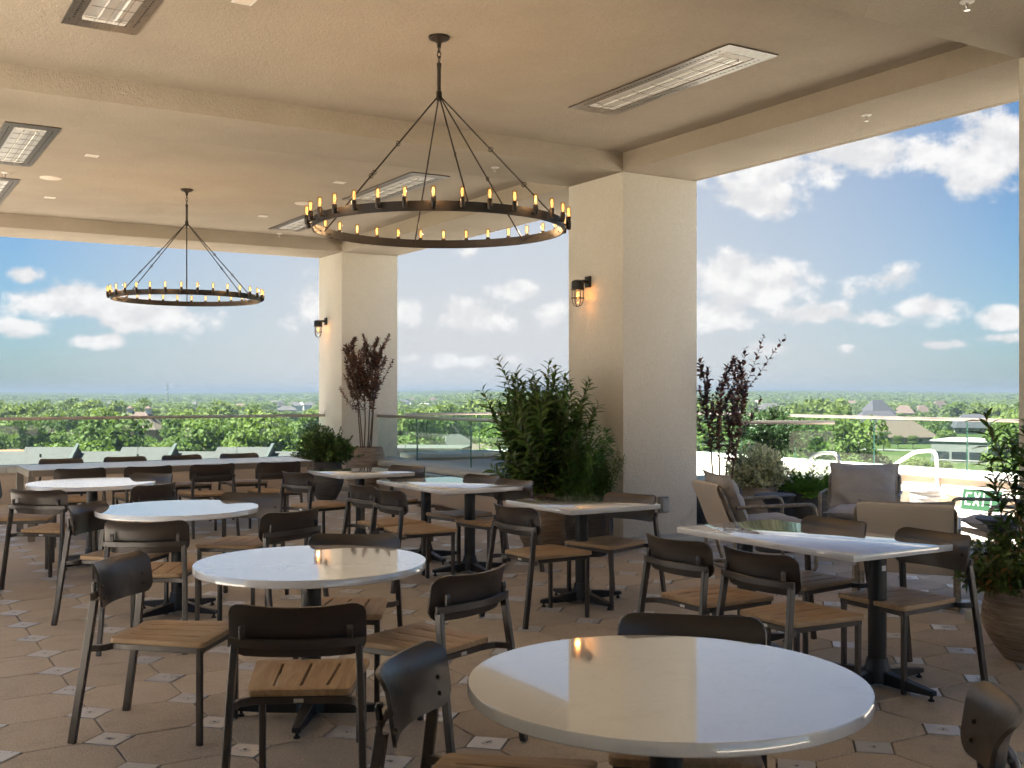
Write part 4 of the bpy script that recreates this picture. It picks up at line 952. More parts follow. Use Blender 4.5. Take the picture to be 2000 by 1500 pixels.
# purple-leaved trees
def purple(label, x, y, potp, pmat, soilz, soilr, z0, trunks, ztrunk, crown, leafmat, ll, nper, lean=(0, 0), extra=()):
    t = planter(label, x, y, potp, pmat, soil=(soilz, soilr)); T = []; S = []
    for k in range(trunks):
        a = 2*math.pi*k/trunks+.5; T.append(stem_curve((.07*math.cos(a), .07*math.sin(a), z0), (.13*math.cos(a), .13*math.sin(a), 1), ztrunk-z0, (.02*math.cos(a)+lean[0], .02*math.sin(a)+lean[1], .2), 10, .04))
    for k, tr in enumerate(T):
        for j in range(crown[0]):
            f = crown[3]+(1-crown[3])*(j+RNG.uniform(0, 1))/crown[0]; i = min(len(tr)-1, int(f*(len(tr)-1)+.5)); p = tr[i]; a = RNG.uniform(0, 6.28); th = crown[1]*RNG.uniform(.5, 1.1); Lb = RNG.uniform(*crown[2])*(1.25-.75*(f-crown[3])/(1-crown[3]))
            S.append(stem_curve(p, (math.sin(th)*math.cos(a), math.sin(th)*math.sin(a), math.cos(th)), Lb, (lean[0]*.4, lean[1]*.4, 1.15), 9, .06))
        S.append(tr[int(len(tr)*crown[3]):])
    for (dx, dy, Lb) in extra: S.append(stem_curve(T[0][-3], (dx, dy, 1), Lb, (dx*.2, dy*.2, .2), 10, .03))
    P = []
    for s in S: P += leaf_on(s, .04, nper, ll, 1.05, up_bias=.0)
    stems_mesh(T, .011, .006, 6).build('trunk', 'bark', t, True); stems_mesh(S, .004, .0015, 4).build('branches', 'bark', t); link('foliage', leaves_mesh('foliage', leafmat, P, .30, .25, .15), t)
    return t
purple('tall purple-leaved shrub in a tan ribbed pot before the corner column', 6.97, 15.78, egg(.32, .71, .72, .80), 'pot_tan', .64, .2, .62, 6, 2.28, (13, 1.0, (.28, .58), .42), 'purple_leaf', .066, 36)
purple('purple-leaved shrub with long upright shoots in a dark pot right of the big column', 8.22, 8.98, egg(.24, .5, .7, .9), 'pot_grey', .44, .17, .4, 4, 1.72, (9, .9, (.28, .6), .30), 'purple_leaf_violet', .074, 30, lean=(.06, -.04), extra=((.55, -.34, .95), (.38, -.2, .85), (.15, .0, .65)))
# variegated shrub
t = planter('cream and green variegated shrub in a tan pot among the lounge chairs', 9.10, 9.36, egg(.27, .47, .72, .82), 'pot_tan', soil=(.41, .19))
S = fan(90, .07, 1.3, .50, (.30, .50), (0, 0, .15), .2, 6, .1); P = []
for s in S: P += leaf_on(s, .45, 26, .055, 1.0)
P += bush([(0, 0, .72, .29, .29, .24), (.08, -.05, .62, .27, .27, .2), (-.08, .05, .62, .27, .27, .2)], 3600, .052, .7, .3, .5)
stems_mesh(S, .004, .0015, 4).build('stems', 'bark', t); MB().tube([(0, 0, .4), (.01, 0, .56)], .018, 8).build('trunk', 'bark', t); link('foliage', leaves_mesh('foliage', 'variegated_leaf', P, .24, .2, .1), t)
# low bright spruce-like plant
t = planter('low bright green feathery plant in a grey pot behind the lounge chairs', 9.62, 8.92, egg(.26, .42, .72, .86), 'pot_grey', soil=(.36, .2))
S = fan(60, .17, 1.35, .40, (.26, .46), (0, 0, .05), .15, 7, .08); S2 = []
for s in S:
    for j in (2, 3, 4, 5, 6):
        for sg in (-1, 1):
            d = unit(np.array(s[j+1])-np.array(s[j])); side = unit(np.cross(d, (0, 0, 1)))*sg; S2.append(stem_curve(s[j], d*.8+side*.8, .12*(1.25-j/9), (0, 0, 0), 4, .05))
P = []
for s in S: P += leaf_on(s, .25, 40, .03, .9)
for s in S2: P += leaf_on(s, .0, 22, .028, .85)
stems_mesh(S, .003, .0015, 4).build('stems', 'bark', t); link('foliage', leaves_mesh('foliage', 'spruce_leaf', P, .16, .1, .05), t)
# yew-like bush on the pool deck
t = planter('spreading dark green yew bush in a grey pot on the pool deck', 10.60, 10.70, [(0, 0), (.13, 0), (.17, .15), (.19, .38), (.2, .42), (.17, .42), (.16, .36)], 'pot_grey', z=.40, soil=(.37, .165))
S = fan(60, .1, 1.2, .42, (.45, .70), (.06, -.06, .0), .15, 8, .1); S += fan(16, .08, .5, .45, (.45, .66), (.12, -.05, .2), .1, 8); S2 = []
for s in S:
    for j in range(2, 8):
        for sg in (-1, 1):
            d = unit(np.array(s[j+1])-np.array(s[j])); side = unit(np.cross(d, (0, .1, 1)))*sg; S2.append(stem_curve(s[j], d*.8+side*.7+np.array((0, 0, .1)), .14*(1.2-j/12), (0, 0, -.2), 4, .08))
P = []
for s in S2: P += leaf_on(s, .0, 13, .045, .95)
P += bush([(0, 0, .68, .44, .44, .26), (-.12, .1, .56, .38, .38, .24), (.15, -.12, .58, .42, .42, .22), (-.1, -.1, .42, .28, .28, .2)], 3600, .05, .8, .1, .5)
stems_mesh(S, .005, .0015, 4).build('stems', 'bark', t); link('foliage', leaves_mesh('foliage', 'yew_leaf', P, .2, .1, .1), t)
# planted pot at the right edge
t = planter('tan ribbed pot with dark laurel and reddish nandina at the right edge', 5.97, 3.83, egg(.30, .44, .6, .86), 'pot_tan', soil=(.38, .22))
S = fan(11, .08, .13, .38, (1.0, 1.28), (-.02, .03, .3), .05, 10, .05); P = []
for s in S: P += leaf_on(s, .42, 34, .17, 1.1, droopv=.12)
stems_mesh(S, .007, .003).build('laurel_stems', 'bark', t, True); leaf_parts(t, 'laurel_leaf', P, .11, .35, .25, 150, 'laurel_leaf', 'laurel_foliage')
S = fan(60, .19, 1.25, .40, (.26, .46), (-.12, 0.12, -.05), .15, 7, .1); P = []
for s in S: P += leaf_on(s, .25, 30, .068, 1.05, droopv=.15)
P += bush([(-.08, .05, .58, .28, .28, .17), (.0, 0, .66, .24, .24, .2)], 900, .07, .7, -.1, .5)
stems_mesh(S, .003, .0015, 4).build('nandina_stems', 'bark', t); leaf_parts(t, 'nandina_leaf', P, .20, .25, .15, 290, 'nandina_leaf', 'nandina_foliage')

# ------------------------------------------------------------------ landscape
GZ = -20.0
def terrain(x, y):
    r = math.hypot(x, y); az = math.atan2(x, y)-R(YAW); f = min(1, max(0, (r-500)/2500))
    z = GZ+3.5*math.sin(x*.0021+1)*math.sin(y*.0026)*min(1, r/600)+f*(5*math.sin(x*.0011+2)*math.cos(y*.0009+.5))
    g = max(0, min(1, (r-1500)/5500)); z += g*(6+4*math.sin(az*9+1))+g*g*15*math.exp(-((az+.03)/.12)**2)+g*g*12*math.exp(-((az-.33)/.2)**2)
    z += 11*math.exp(-((az+.015)/.055)**2)*math.exp(-((r-1900)/500)**2)
    return z
def ground():
    rs = [0, 30, 60, 90, 120]+list(np.geomspace(150, 15000, 90)); na = 180; m = MB(); m.v.append((0, 0, GZ))
    for r in rs[1:]:
        for k in range(na): a = 2*math.pi*k/na; x, y = r*math.sin(a), r*math.cos(a); m.v.append((x, y, terrain(x, y)))
    for k in range(na): m.f.append((0, 1+(k+1) % na, 1+k))
    for i in range(len(rs)-2):
        for k in range(na): a, b = 1+i*na+k, 1+i*na+(k+1) % na; m.f.append((a, b, b+na, a+na))
    m.mi = [0]*len(m.f); return struct(m.build('ground', 'grass', None, True))
ground()
def slab_road(name, pts, w, mat, dz=.06):
    m = MB(); n = len(pts)
    for i, p in enumerate(pts):
        a = Vector(pts[max(0, i-1)]); b = Vector(pts[min(n-1, i+1)]); d = (b-a); d.z = 0; d.normalize(); s = Vector((-d.y, d.x, 0))*w/2
        for q in (Vector(p)-s, Vector(p)+s): m.v.append((q.x, q.y, terrain(q.x, q.y)+dz))
    m.f = [(2*i, 2*i+1, 2*i+3, 2*i+2) for i in range(n-1)]; m.mi = [0]*len(m.f); struct(m.build(name, mat))
slab_road('road', [at(1600+k*25, 392-k*1.5) for k in range(15)], 7, 'asphalt')

m = MB(); n_ = 48
for r_ in (1, 60, 100): m.v += [(r_*math.sin(2*math.pi*k/n_), r_*math.cos(2*math.pi*k/n_), GZ+.9) for k in range(n_)]
m.f = [(i*n_+k, (i+1)*n_+k, (i+1)*n_+(k+1) % n_, i*n_+(k+1) % n_) for i in range(2) for k in range(n_)]; m.mi = [0]*len(m.f); struct(m.build('bounce_ground', 'bounce_concrete'))  # hidden concrete sheet, added to bounce neutral light up to the soffits
HOLES = []                                      # sight lines kept clear of trees: (px0, px1, near, far)
def ll(px, d): p = at(px, d); return p.x, p.y
def hip_house(label, px, d, w, dep, eave, ridge, yaw, roofm, wallm, windows=True, chimney=False, cupolas=0, gz=None, hole=None, ridge_frac=.45, wing=None):
    x, y = ll(px, d); z = terrain(x, y)-.3 if gz is None else gz
    t = thing('house', label, 'house', (x, y, z), R(-YAW+yaw), 'houses in the landscape')
    MB().box((-w/2, -dep/2, 0), (w/2, dep/2, eave)).build('wall', wallm, t)
    def roof(w, dep, e, rz, ox=0, oy=0, nm='roof'):
        o = .6; a, b = w/2+o, dep/2+o; rl = max(.2, w/2-dep/2*(1-ridge_frac*.3)) if w > dep else .2
        m = MB().add([(-a, -b, e-.25), (a, -b, e-.25), (a, b, e-.25), (-a, b, e-.25), (-rl, 0, rz), (rl, 0, rz), (-a, -b, e-.05), (a, -b, e-.05), (a, b, e-.05), (-a, b, e-.05)], [(3, 2, 1, 0), (6, 7, 5, 4), (7, 8, 5), (8, 9, 4, 5), (9, 6, 4), (0, 1, 7, 6), (1, 2, 8, 7), (2, 3, 9, 8), (3, 0, 6, 9)])
        r_ = m.build(nm, roofm, t); r_.location = (ox, oy, 0); return r_
    rf = roof(w, dep, eave, ridge)
    if wing:
        wx, wy, ww, wd, wr = wing; MB().box((wx-ww/2, wy-wd/2, 0), (wx+ww/2, wy+wd/2, eave-.02)).build('wing_wall', wallm, t); roof(ww, wd, eave-.03, wr, wx, wy, 'wing_roof')
    if windows:
        n = max(2, int(w/4.5))
        for k in range(n):
            xx = -w/2+(k+.5)*w/n; wn = MB().box((xx-.75, -dep/2-.06, .9), (xx+.75, -dep/2-.02, min(eave-.6, 2.5))).build('window', 'dark_glass', t)
            MB().box((xx-.9, -dep/2-.09, .72), (xx+.9, -dep/2-.005, .88)).build('sill', 'trim_white', wn)
        MB().box((w/2+.02, -1.1, .9), (w/2+.06, 1.1, min(eave-.6, 2.5))).build('window', 'dark_glass', t)
        MB().box((.9-.55, -dep/2-.07, 0), (.9+.55, -dep/2-.02, 2.15)).build('door', 'wall_brick', t)
    if chimney: MB().box((w*.25-.5, .6, eave), (w*.25+.5, 1.6, ridge+1.0)).build('chimney', 'brick_red', rf)
    for k in range(cupolas):
        cx = (-1 if k == 0 else 1)*w*.22; c_ = MB().box((cx-.9, -.9, ridge-.9), (cx+.9, .9, ridge+1.3)).build('cupola', 'trim_white', rf)
        MB().add([(cx-1.2, -1.2, ridge+1.3), (cx+1.2, -1.2, ridge+1.3), (cx+1.2, 1.2, ridge+1.3), (cx-1.2, 1.2, ridge+1.3), (cx, 0, ridge+2.4)], [(0, 1, 4), (1, 2, 4), (2, 3, 4), (3, 0, 4), (3, 2, 1, 0)]).build('cupola_roof', roofm, t)
    hw = max(w, dep)*.62*F_PX/d; HOLES.append(hole or (px-hw, px+hw, d*.55, d+dep*.9)); return t
hip_house('large tan hip-roofed house with red chimney beyond the right parapet', 1750, 430, 27, 15, 2.9, 9.2, 4, 'shingle_tan', 'wall_cream', True, True, wing=(-9, 2, 12, 12, 6.5), hole=(1676, 1822, 225, 452))
hip_house('dark grey hip-roofed house behind the tan-roofed house', 1712, 560, 28, 16, 3.2, 10.0, 10, 'shingle_dark', 'wall_cream', hole=(1680, 1760, 330, 580))
hip_house('grey steep-roofed house above the right handrail', 1713, 800, 22, 15, 4.5, 14.5, 25, 'shingle_dark', 'wall_brick', hole=(1688, 1740, 360, 815))
hip_house('dark grey hip-roofed house behind the flat white building', 1900, 520, 21, 14, 3.2, 9.6, -5, 'shingle_dark', 'wall_cream', hole=(1872, 1930, 300, 535))
hip_house('pale roofed house peeping between trees right of the grey steep roof', 1765, 860, 16, 11, 4, 10, -20, 'shingle_tan', 'wall_cream', hole=(1752, 1790, 650, 875))
hip_house('small tan roofed house among the right-hand trees', 1800, 930, 14, 10, 4, 10, 15, 'shingle_tan', 'wall_white', hole=(1793, 1812, 700, 945))
hip_house('big pale-roofed house with two white cupolas behind the left handrail', 272, 420, 17, 13, 6.0, 12.5, -8, 'shingle_tan', 'wall_brick', True, False, 2, hole=(236, 312, 300, 440), wing=(6, -4, 10, 10, 9.5))
hip_house('small house with a grey roof at the far left between trees', 28, 260, 9, 8, 4.2, 7.6, 20, 'shingle_grey', 'wall_cream', hole=(4, 44, 150, 272))
hip_house('white farmhouse in the hazy middle distance behind the corner column', 560, 900, 16, 10, 5, 8.5, 15, 'shingle_grey', 'wall_white', hole=(546, 580, 700, 912))
hip_house('white house among trees behind the middle glass panels', 886, 330, 11, 8, 5, 8.2, 35, 'shingle_grey', 'wall_white', hole=(872, 902, 200, 340))
hip_house('pale house with a grey roof behind the laurel leaves', 950, 300, 12, 9, 4.5, 7.8, -30, 'shingle_tan', 'wall_cream', hole=(935, 972, 190, 312))
hip_house('small white house on the wooded slope behind the middle opening', 829, 1250, 17, 9, 5, 9, 0, 'wall_white', 'wall_white', False, hole=(815, 842, 1000, 1265))
hip_house('white house far right of the purple shrub', 1503, 900, 22, 12, 6, 11, 12, 'shingle_grey', 'wall_white', hole=(1493, 1520, 700, 915))
hip_house('pale house half hidden by trees left of the yew bush', 1448, 640, 15, 10, 4, 8.5, 12, 'shingle_grey', 'wall_cream', hole=(1435, 1462, 480, 652))
hip_house('small red-roofed house low among the trees behind the angled glass', 1618, 280, 10, 8, 3.2, 6, 30, 'shingle_red', 'wall_cream', hole=(1606, 1634, 235, 290))
# flat white building on the right
x, y = ll(1893, 330); t = thing('flat_building', 'flat-roofed pale building with dark window bands behind the right glass', 'building', (x, y, terrain(x, y)-.3), R(-YAW-38)); HOLES.append((1830, 1950, 215, 350))
MB().box((-8, -11, 0), (8, 11, 6.4)).build('wall', 'wall_sage', t); MB().box((8.02, -11, 0), (8.2, 11, 6.4)).build('end_wall', 'wall_white', t)
MB().box((-8.3, -11.3, 6.4), (8.5, 11.3, 6.8)).build('roof', 'trim_white', t)
for k in range(3): w_ = MB().box((-7+k*5, -11.08, 1.0), (-7+k*5+4.2, -11.02, 3.4)).build('window', 'dark_glass', t); MB().box((-7+k*5-.1, -11.14, .8), (-7+k*5+4.3, -11.01, 1.0)).build('sill', 'trim_white', w_)
for k in range(4): MB().box((-8.05, -10+k*5.2, 1.0), (-8.01, -10+k*5.2+4.2, 3.6)).build('window', 'dark_glass', t)
# long grey shingle roofs just below the terrace on the left
def roof_building():
    t = thing('shingled_building', 'long building with grey shingle roofs just below the left parapet', 'building', (0, 0, 0))
    def P(px, py, d): p = at(px, d); return Vector((p.x, p.y, CAM_H-(py-HZ)*d/F_PX))
    m = MB(); D0, D1 = 66, 54
    def panel(name, px0, px1, yr, ye, off=0.0, rake=True):
        a, b = P(px0, yr, D0-off), P(px1, yr, D0-off); c, e = P(px1-26, ye, D1-off), P(px0-26, ye, D1-off)
        back = Vector((SY, CY, 0))*9; a2, b2 = a+back+Vector((0, 0, -5)), b+back+Vector((0, 0, -5))
        q = MB().add([a, b, c, e, a2, b2, c+Vector((0, 0, -18)), e+Vector((0, 0, -18)), a2+Vector((0, 0, -14)), b2+Vector((0, 0, -14))], [(3, 2, 1, 0), (0, 1, 5, 4), (7, 6, 2, 3), (1, 2, 6, 9, 5), (0, 4, 8, 7, 3)])
        o = q.build(name, 'shingle_grey', t)
        if rake:
            s = (c-b).normalized(); m2 = MB().bar([b+Vector((0, 0, .12)), c+Vector((0, 0, .12))], .16, .22); m2.build('rake_board', 'trim_green', o)
        return o
    panel('low_roof', -80, 640, 881.5, 925, 0, False)
    for px0, px1 in ((50, 152), (239, 343), (425, 533)):
        o = panel('raised_roof', px0, px1, 873, 925, 1.2)
        c = P((px0+px1)/2-22, 891, D0-6.4); MB().lathe([(0, -.2), (.06, -.2), (.06, .12), (0, .12)], 10, c).build('vent_pipe', 'dark_glass', o)
    return t
roof_building()
x, y = ll(20, 110); t = thing('red_roof_house', 'house with an orange tiled roof at the left edge behind the grey roofs', 'house', (x, y, 0), R(-YAW), 'houses in the landscape')
MB().add([(-6, -5, -6.0), (3.1, -5, -6.0), (3.1, 5, -6.0), (-6, 5, -6.0), (-5, 0, -4.15), (1.6, 0, -4.15)], [(0, 1, 5, 4), (1, 2, 5), (2, 3, 4, 5), (3, 0, 4), (3, 2, 1, 0)]).build('roof', 'shingle_red', t); MB().box((-5.6, -4.6, -20.3), (2.7, 4.6, -6.05)).build('wall', 'wall_cream', t)
# pale low parapet building behind the middle glass
x, y = ll(838, 95); t = thing('flat_roof_block', 'pale flat roof block seen low through the middle glass panels', 'building', (x, y, 0), R(-YAW-6))
MB().box((-3.2, -3, -20.3), (3.2, 3, -3.35)).build('wall', 'roof_membrane', t); MB().box((-3.35, -3.15, -3.349), (3.35, 3.15, -3.1)).build('parapet_cap', 'roof_membrane', t); MB().box((-9, -2, -20.3), (-3.4, 4, -5.0)).build('lower_block', 'shingle_grey', t); MB().box((3.4, -1, -20.3), (20, 5, -5.2)).build('side_block', 'shingle_grey', t)
# radio tower and white sheds far out
x, y = ll(327, 1400); t = thing('radio_tower', 'slender lattice radio mast on the hazy horizon at the left', 'mast', (x, y, terrain(x, y)))
m = MB(); Ht = 36
for k in range(3): a = 2.1*k; m.tube([(1.0*math.cos(a), 1.0*math.sin(a), 0), (.7*math.cos(a), .7*math.sin(a), Ht)], .14, 5)
for k in range(18):
    for q in range(3): a, b = 2.1*q, 2.1*(q+1); m.tube([(.95*math.cos(a), .95*math.sin(a), k*2), (.95*math.cos(b), .95*math.sin(b), k*2+2)], .07, 4)
m.build('lattice', 'tower_steel', t)
for z in (Ht-.5, Ht-5, Ht-11): MB().lathe([(0, z-.6), (1.9, z-.6), (1.9, z+.6), (0, z+.6)], 9).build('antenna_ring', 'tower_steel', t)
HOLES.append((322, 332, 900, 1410))
for lab, px, d, w in (('long white shed roof on the horizon left of the corner column, leftmost', 447, 3200, 28), ('white shed roof on the horizon, middle one', 485, 3300, 30), ('white shed roof on the horizon, right one', 508, 3350, 30)):
    x, y = ll(px, d); z = CAM_H-(776.5-HZ)*d/F_PX; t = thing('white_shed', lab, 'shed', (x, y, z), R(-YAW), 'white sheds on the horizon')
    MB().box((-w/2, -8, -6), (w/2, 8, 3.0)).build('wall', 'wall_white', t); MB().add([(-w/2-.5, -8.5, 2.99), (w/2+.5, -8.5, 2.99), (w/2+.5, 8.5, 2.99), (-w/2-.5, 8.5, 2.99), (-w/2-.5, 0, 6), (w/2+.5, 0, 6)], [(0, 1, 5, 4), (1, 2, 5), (2, 3, 4, 5), (3, 0, 4)]).build('roof', 'trim_white', t)

for lab, spots in (('tiny pale house in the hazy cluster left of the corner column', [(548, 1500), (575, 1350), (590, 1600), (604, 1480), (612, 1700), (538, 1250)]), ('tiny pale house on the hazy slope right of the corner column', [(788, 1900), (806, 2000), (846, 1750)]),
                   ('tiny white house far out behind the right-hand purple shrub', [(1480, 1500), (1512, 1600), (1540, 1900)]), ('tiny pale house far out above the tan-roofed house', [(1662, 1300), (1727, 2000), (1880, 2400), (1835, 1150)]), ('tiny pale house far out above the left handrail', [(380, 1250), (470, 1000), (110, 1900), (215, 1500)])):
    for px, d in spots: hip_house(lab, px, d, random.uniform(14, 22), random.uniform(9, 13), random.uniform(5, 8), random.uniform(10, 14), random.uniform(-40, 40), random.choice(('shingle_grey', 'shingle_tan', 'wall_white')), 'wall_white', False, hole=(px-5, px+5, d*.5, d+20))['group'] = lab.replace('tiny', 'tiny', 1)+' group'
# trees
def crown_mesh(name, seed, n, qs, w=5.0, h=7.5, zb=2.2, mat='tree_leaf', lobes=16):
    g = np.random.default_rng(seed); C = []
    for k in range(lobes):
        a = g.uniform(0, 6.28); q = math.sqrt(g.uniform(0, 1)); zz = g.uniform(.12, .92); env = math.sin(min(1, .25+zz*.9)*math.pi*.82)**.7
        C.append((w*.62*q*env*math.cos(a), w*.62*q*env*math.sin(a), zb+zz*h*.86, w*g.uniform(.26, .46)))
    C = np.array(C); i = g.integers(0, lobes, n); u = g.normal(0, 1, (n, 3)); u /= np.linalg.norm(u, axis=1)[:, None]; u[:, 2] = np.abs(u[:, 2])*.75+u[:, 2]*.25
    r = C[i, 3]*(.72+.33*g.uniform(0, 1, n)**.6)*(1+.12*np.sin(9*u[:, 0])*np.sin(8*u[:, 1]+seed)); p = C[i, :3]+u*r[:, None]*np.array((1, 1, .8))
    nrm = u+g.normal(0, .55, (n, 3)); nrm /= np.linalg.norm(nrm, axis=1)[:, None]; t = np.cross(nrm, g.normal(0, 1, (n, 3))); t /= np.linalg.norm(t, axis=1)[:, None]; b = np.cross(nrm, t)
    s = qs*g.uniform(.55, 1.2, n)[:, None]; V = np.stack([p-t*s-b*s*.3, p+b*s*.8, p+t*s+b*s*.2, p-b*s*.75], 1).reshape(-1, 3)
    me = bpy.data.meshes.new(name); me.vertices.add(4*n); me.vertices.foreach_set('co', V.ravel()); me.loops.add(4*n); me.loops.foreach_set('vertex_index', np.arange(4*n)); me.polygons.add(n); me.polygons.foreach_set('loop_start', np.arange(0, 4*n, 4)); me.polygons.foreach_set('loop_total', np.full(n, 4)); me.update(calc_edges=True); me.materials.append(MATS[mat]); return me
def trunk_mesh(seed):
    g = random.Random(seed); m = MB(); base = [(0, 0, -.5), (.05, 0, 1.5), (g.uniform(-.2, .2), .1, 3.2), (g.uniform(-.3, .3), 0, 5.5)]; m.v = []
    m2 = stems_mesh([base], .32, .12, 7)
    for k in range(5): a = g.uniform(0, 6.28); z = g.uniform(2.2, 3.8); L_ = g.uniform(1.8, 3.0); q = stems_mesh([[(0, 0, z), (L_*.5*math.cos(a), L_*.5*math.sin(a), z+1.0), (L_*math.cos(a), L_*math.sin(a), z+2.2)]], .13, .04, 5); m2.add(q.v, q.f)
    return m2.mesh('trunk', 'tree_bark', True)
CR = [crown_mesh('crown', 11+k, 3000, .30, w=5.0+.4*(k % 3), h=7.3+.7*(k % 2), lobes=18+2*k) for k in range(5)]
CRM = [crown_mesh('crown', 31+k, 1100, .46, w=5.2, h=7.4, lobes=14) for k in range(3)]
TR = [trunk_mesh(k) for k in range(3)]
def blocked(px, d, s):
    hw = 4.2*s*F_PX/d
    return any(a-hw*.8 < px < b+hw*.8 and n_ < d < f_ for a, b, n_, f_ in HOLES)
cand = []
r = 112.0
while r < 760:
    sp = 10.5+r*.0075; n = int(math.radians(64)*r/sp)
    for k in range(n):
        az = -32+64*(k+random.random())/n; rr = r+random.uniform(-.5, .5)*sp; a = R(az+YAW); x, y = rr*math.sin(a), rr*math.cos(a); u, v_, d = proj(x, y, 0)
        if d < 30: continue
        s = random.choice((random.uniform(.8, 1.15), random.uniform(1.1, 1.75)))
        op = math.sin(x*.021+1.3)*math.sin(y*.019+.4)+.5*math.sin(x*.06+y*.05)
        if op > .98 and rr > 160: continue
        if any(a-12 < u < b+12 and n_*.5 < d <= n_ for a, b, n_, f_ in HOLES): s = min(s, .92)
        if blocked(u, d, s): continue
        if 1715 < u < 1835 and 345 < d < 408: continue              # lawn and road in front of the tan house
        if d < 150 and u < 700: s *= .8
        cand.append((d, x, y, s, u))
    r += sp*.92
inview = sorted([c for c in cand if -40 < c[4] < 2040]); near, far = [], []
vis = []
for c in inview:                              # the part of the wood that can be seen over the parapets
    top = terrain(c[1], c[2])+10*c[3]; row = HZ+(CAM_H-top)*F_PX/c[0]; u = c[4]
    hid = (1105 < u < 1362) or (622 < u < 778) or row > 915
    (far if hid else vis).append(c)
vis.sort(key=lambda c: c[0]/c[3]); near = vis[:290]; far += vis[290:]+[c for c in cand if not (-40 < c[4] < 2040)]
ZONES = [(215, 'left of the cupola house'), (330, 'around the cupola house'), (480, 'right of the radio mast'), (640, 'left of the corner column'), (880, 'right of the corner column'), (1120, 'behind the laurel'), (1480, 'behind the right-hand purple shrub'),
         (1660, 'behind the yew bush'), (1835, 'around the tan-roofed house'), (9999, 'around the flat pale building')]
def zone(u): return next(n_ for lim, n_ in ZONES if u < lim)
for k, (d, x, y, s, u) in enumerate(near):
    z = zone(u); dist = 'nearest' if d < 210 else 'middle' if d < 330 else 'farther'; size = 'large' if s > 1.33 else 'small' if s < 1.05 else 'mid-sized'
    t = thing('tree', f'{size} broad green tree in the {dist} row of woods {z}', 'tree', (x, y, terrain(x, y)), random.uniform(0, 6.28), f'{size} trees of the {dist} row {z}'); t.scale = (s*random.uniform(.9, 1.12),)*2+(s*random.uniform(.92, 1.12),)
    link('crown', random.choice(CR if d < 300 else CRM), t); link('trunk', random.choice(TR), t)
# three young trees before the tan house
for lab, px, d, s in (('young round tree left before the tan-roofed house', 1726, 378, .72), ('slim young tree in the middle before the tan-roofed house', 1754, 392, .5), ('slim young tree right before the tan-roofed house', 1783, 392, .5)):
    x, y = ll(px, d); t = thing('tree', lab, 'tree', (x, y, terrain(x, y)), 1.0, 'young trees before the tan-roofed house'); t.scale = (s*.85, s*.85, s); link('crown', CR[1], t); link('trunk', TR[0], t)
# everything farther: one wood of instanced crowns
WL = [crown_mesh('wood_crown', 51+k, 340, .85, w=5.4, h=7.2, zb=1.0, mat='wood_leaf', lobes=12) for k in range(3)]
pts = [(x, y, terrain(x, y)-.5, s) for (d, x, y, s, u) in far]
r = 760.0
while r < 11000:
    sp = 10+max(0, r-760)*.0095; n = int(math.radians(66)*r/sp)
    for k in range(n):
        az = -33+66*(k+random.random())/n; rr = r+random.uniform(-.5, .5)*sp; a = R(az+YAW); x, y = rr*math.sin(a), rr*math.cos(a)
        op = math.sin(x*.006+1.3)*math.sin(y*.0052+.4)+.6*math.sin(x*.017+y*.013)
        if op > .95: continue
        u, v_, d = proj(x, y, 0); s = sp/9.2*random.choice((random.uniform(.6, 1.0), random.uniform(.95, 1.6)))
        if blocked(u, d, 1.0): continue
        pts.append((x, y, terrain(x, y)-.5, s))
    r += sp*.9
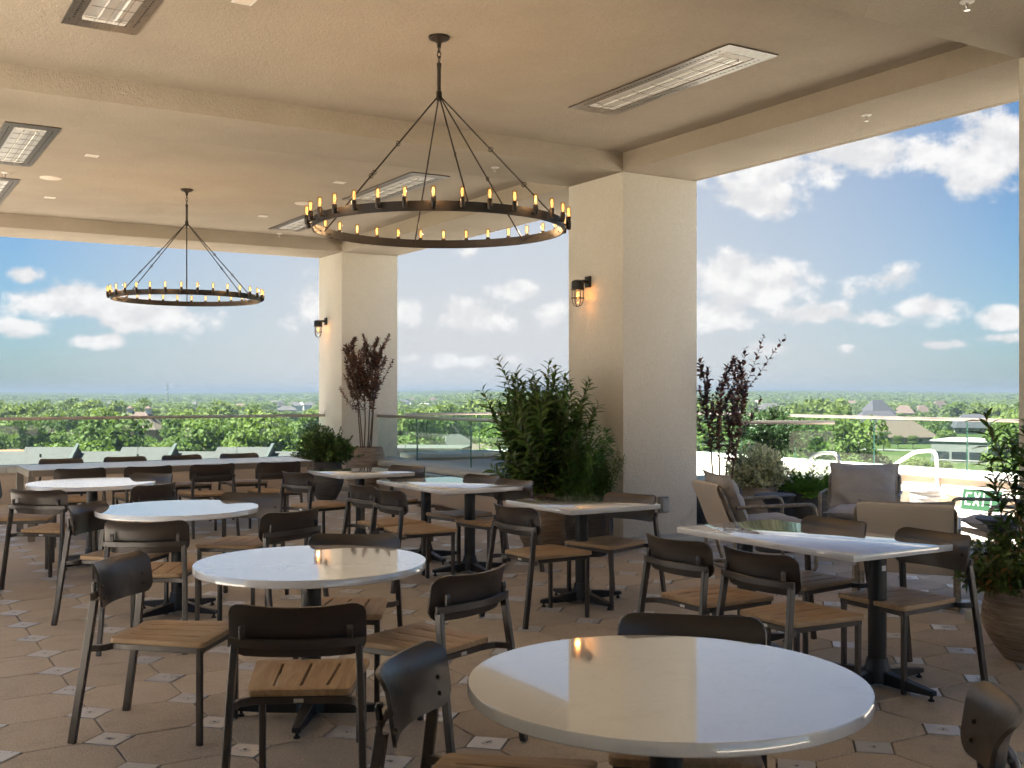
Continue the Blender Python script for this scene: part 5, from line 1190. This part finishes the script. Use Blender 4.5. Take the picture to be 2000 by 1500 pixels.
def woodland(pts):
    me = bpy.data.meshes.new('distant_woodland'); me.from_pydata([p[:3] for p in pts], [], [])
    A = me.attributes.new('size', 'FLOAT', 'POINT'); A.data.foreach_set('value', [p[3] for p in pts])
    o = link('distant_woodland', me); stuff(o); tag(o, 'hazy green woodland stretching to the horizon', 'woodland')
    ng = bpy.data.node_groups.new('woodland', 'GeometryNodeTree'); ng.interface.new_socket('Geometry', in_out='INPUT', socket_type='NodeSocketGeometry'); ng.interface.new_socket('Geometry', in_out='OUTPUT', socket_type='NodeSocketGeometry')
    N, L = ng.nodes, ng.links; gi = N.new('NodeGroupInput'); go = N.new('NodeGroupOutput'); join = N.new('GeometryNodeJoinGeometry')
    rv = N.new('FunctionNodeRandomValue'); rv.data_type = 'INT'; rv.inputs[4].default_value = 0; rv.inputs[5].default_value = 2
    att = N.new('GeometryNodeInputNamedAttribute'); att.data_type = 'FLOAT'; att.inputs[0].default_value = 'size'
    mn = N.new('ShaderNodeMath'); mn.operation = 'POWER'; mn.inputs[1].default_value = .42; L.new(att.outputs[0], mn.inputs[0])      # height grows slower than width
    cb = N.new('ShaderNodeCombineXYZ'); L.new(att.outputs[0], cb.inputs[0]); L.new(att.outputs[0], cb.inputs[1]); L.new(mn.outputs[0], cb.inputs[2])
    rr = N.new('FunctionNodeRandomValue'); rr.data_type = 'FLOAT_VECTOR'; rr.inputs[0].default_value = (0, 0, 0); rr.inputs[1].default_value = (0, 0, 6.28)
    geo = N.new('GeometryNodeJoinGeometry')
    for k, m in enumerate(WL):
        src = bpy.data.objects.new('wood_source', m); 
        oi = N.new('GeometryNodeObjectInfo'); oi.inputs[0].default_value = src; g2 = N.new('GeometryNodeGeometryToInstance'); L.new(oi.outputs['Geometry'], g2.inputs[0]); L.new(g2.outputs[0], geo.inputs[0])
    ip = N.new('GeometryNodeInstanceOnPoints'); L.new(gi.outputs[0], ip.inputs['Points']); L.new(geo.outputs[0], ip.inputs['Instance']); ip.inputs['Pick Instance'].default_value = True
    L.new(rv.outputs[2], ip.inputs['Instance Index']); L.new(cb.outputs[0], ip.inputs['Scale']); L.new(rr.outputs[0], ip.inputs['Rotation']); L.new(ip.outputs[0], go.inputs[0])
    mod = o.modifiers.new('woodland', 'NODES'); mod.node_group = ng
woodland(pts)

# ------------------------------------------------------------------ the hazy air
t = bpy.data.materials.new('haze'); t.use_nodes = True; t.node_tree.nodes.clear()
o_ = t.node_tree.nodes.new('ShaderNodeOutputMaterial'); pv = t.node_tree.nodes.new('ShaderNodeVolumePrincipled'); pv.inputs['Color'].default_value = (.155, .205, .262, 1); pv.inputs['Density'].default_value = .0003
for k in ('Density Attribute', 'Color Attribute', 'Temperature Attribute'): pv.inputs[k].default_value = ''
t.node_tree.links.new(pv.outputs[0], o_.inputs['Volume']); MATS['haze'] = t
hz = MB().box((-15500, -15500, -60), (15500, 15500, 27)).build('haze', 'haze'); stuff(hz); tag(hz, 'pale summer haze over the whole view', 'haze')
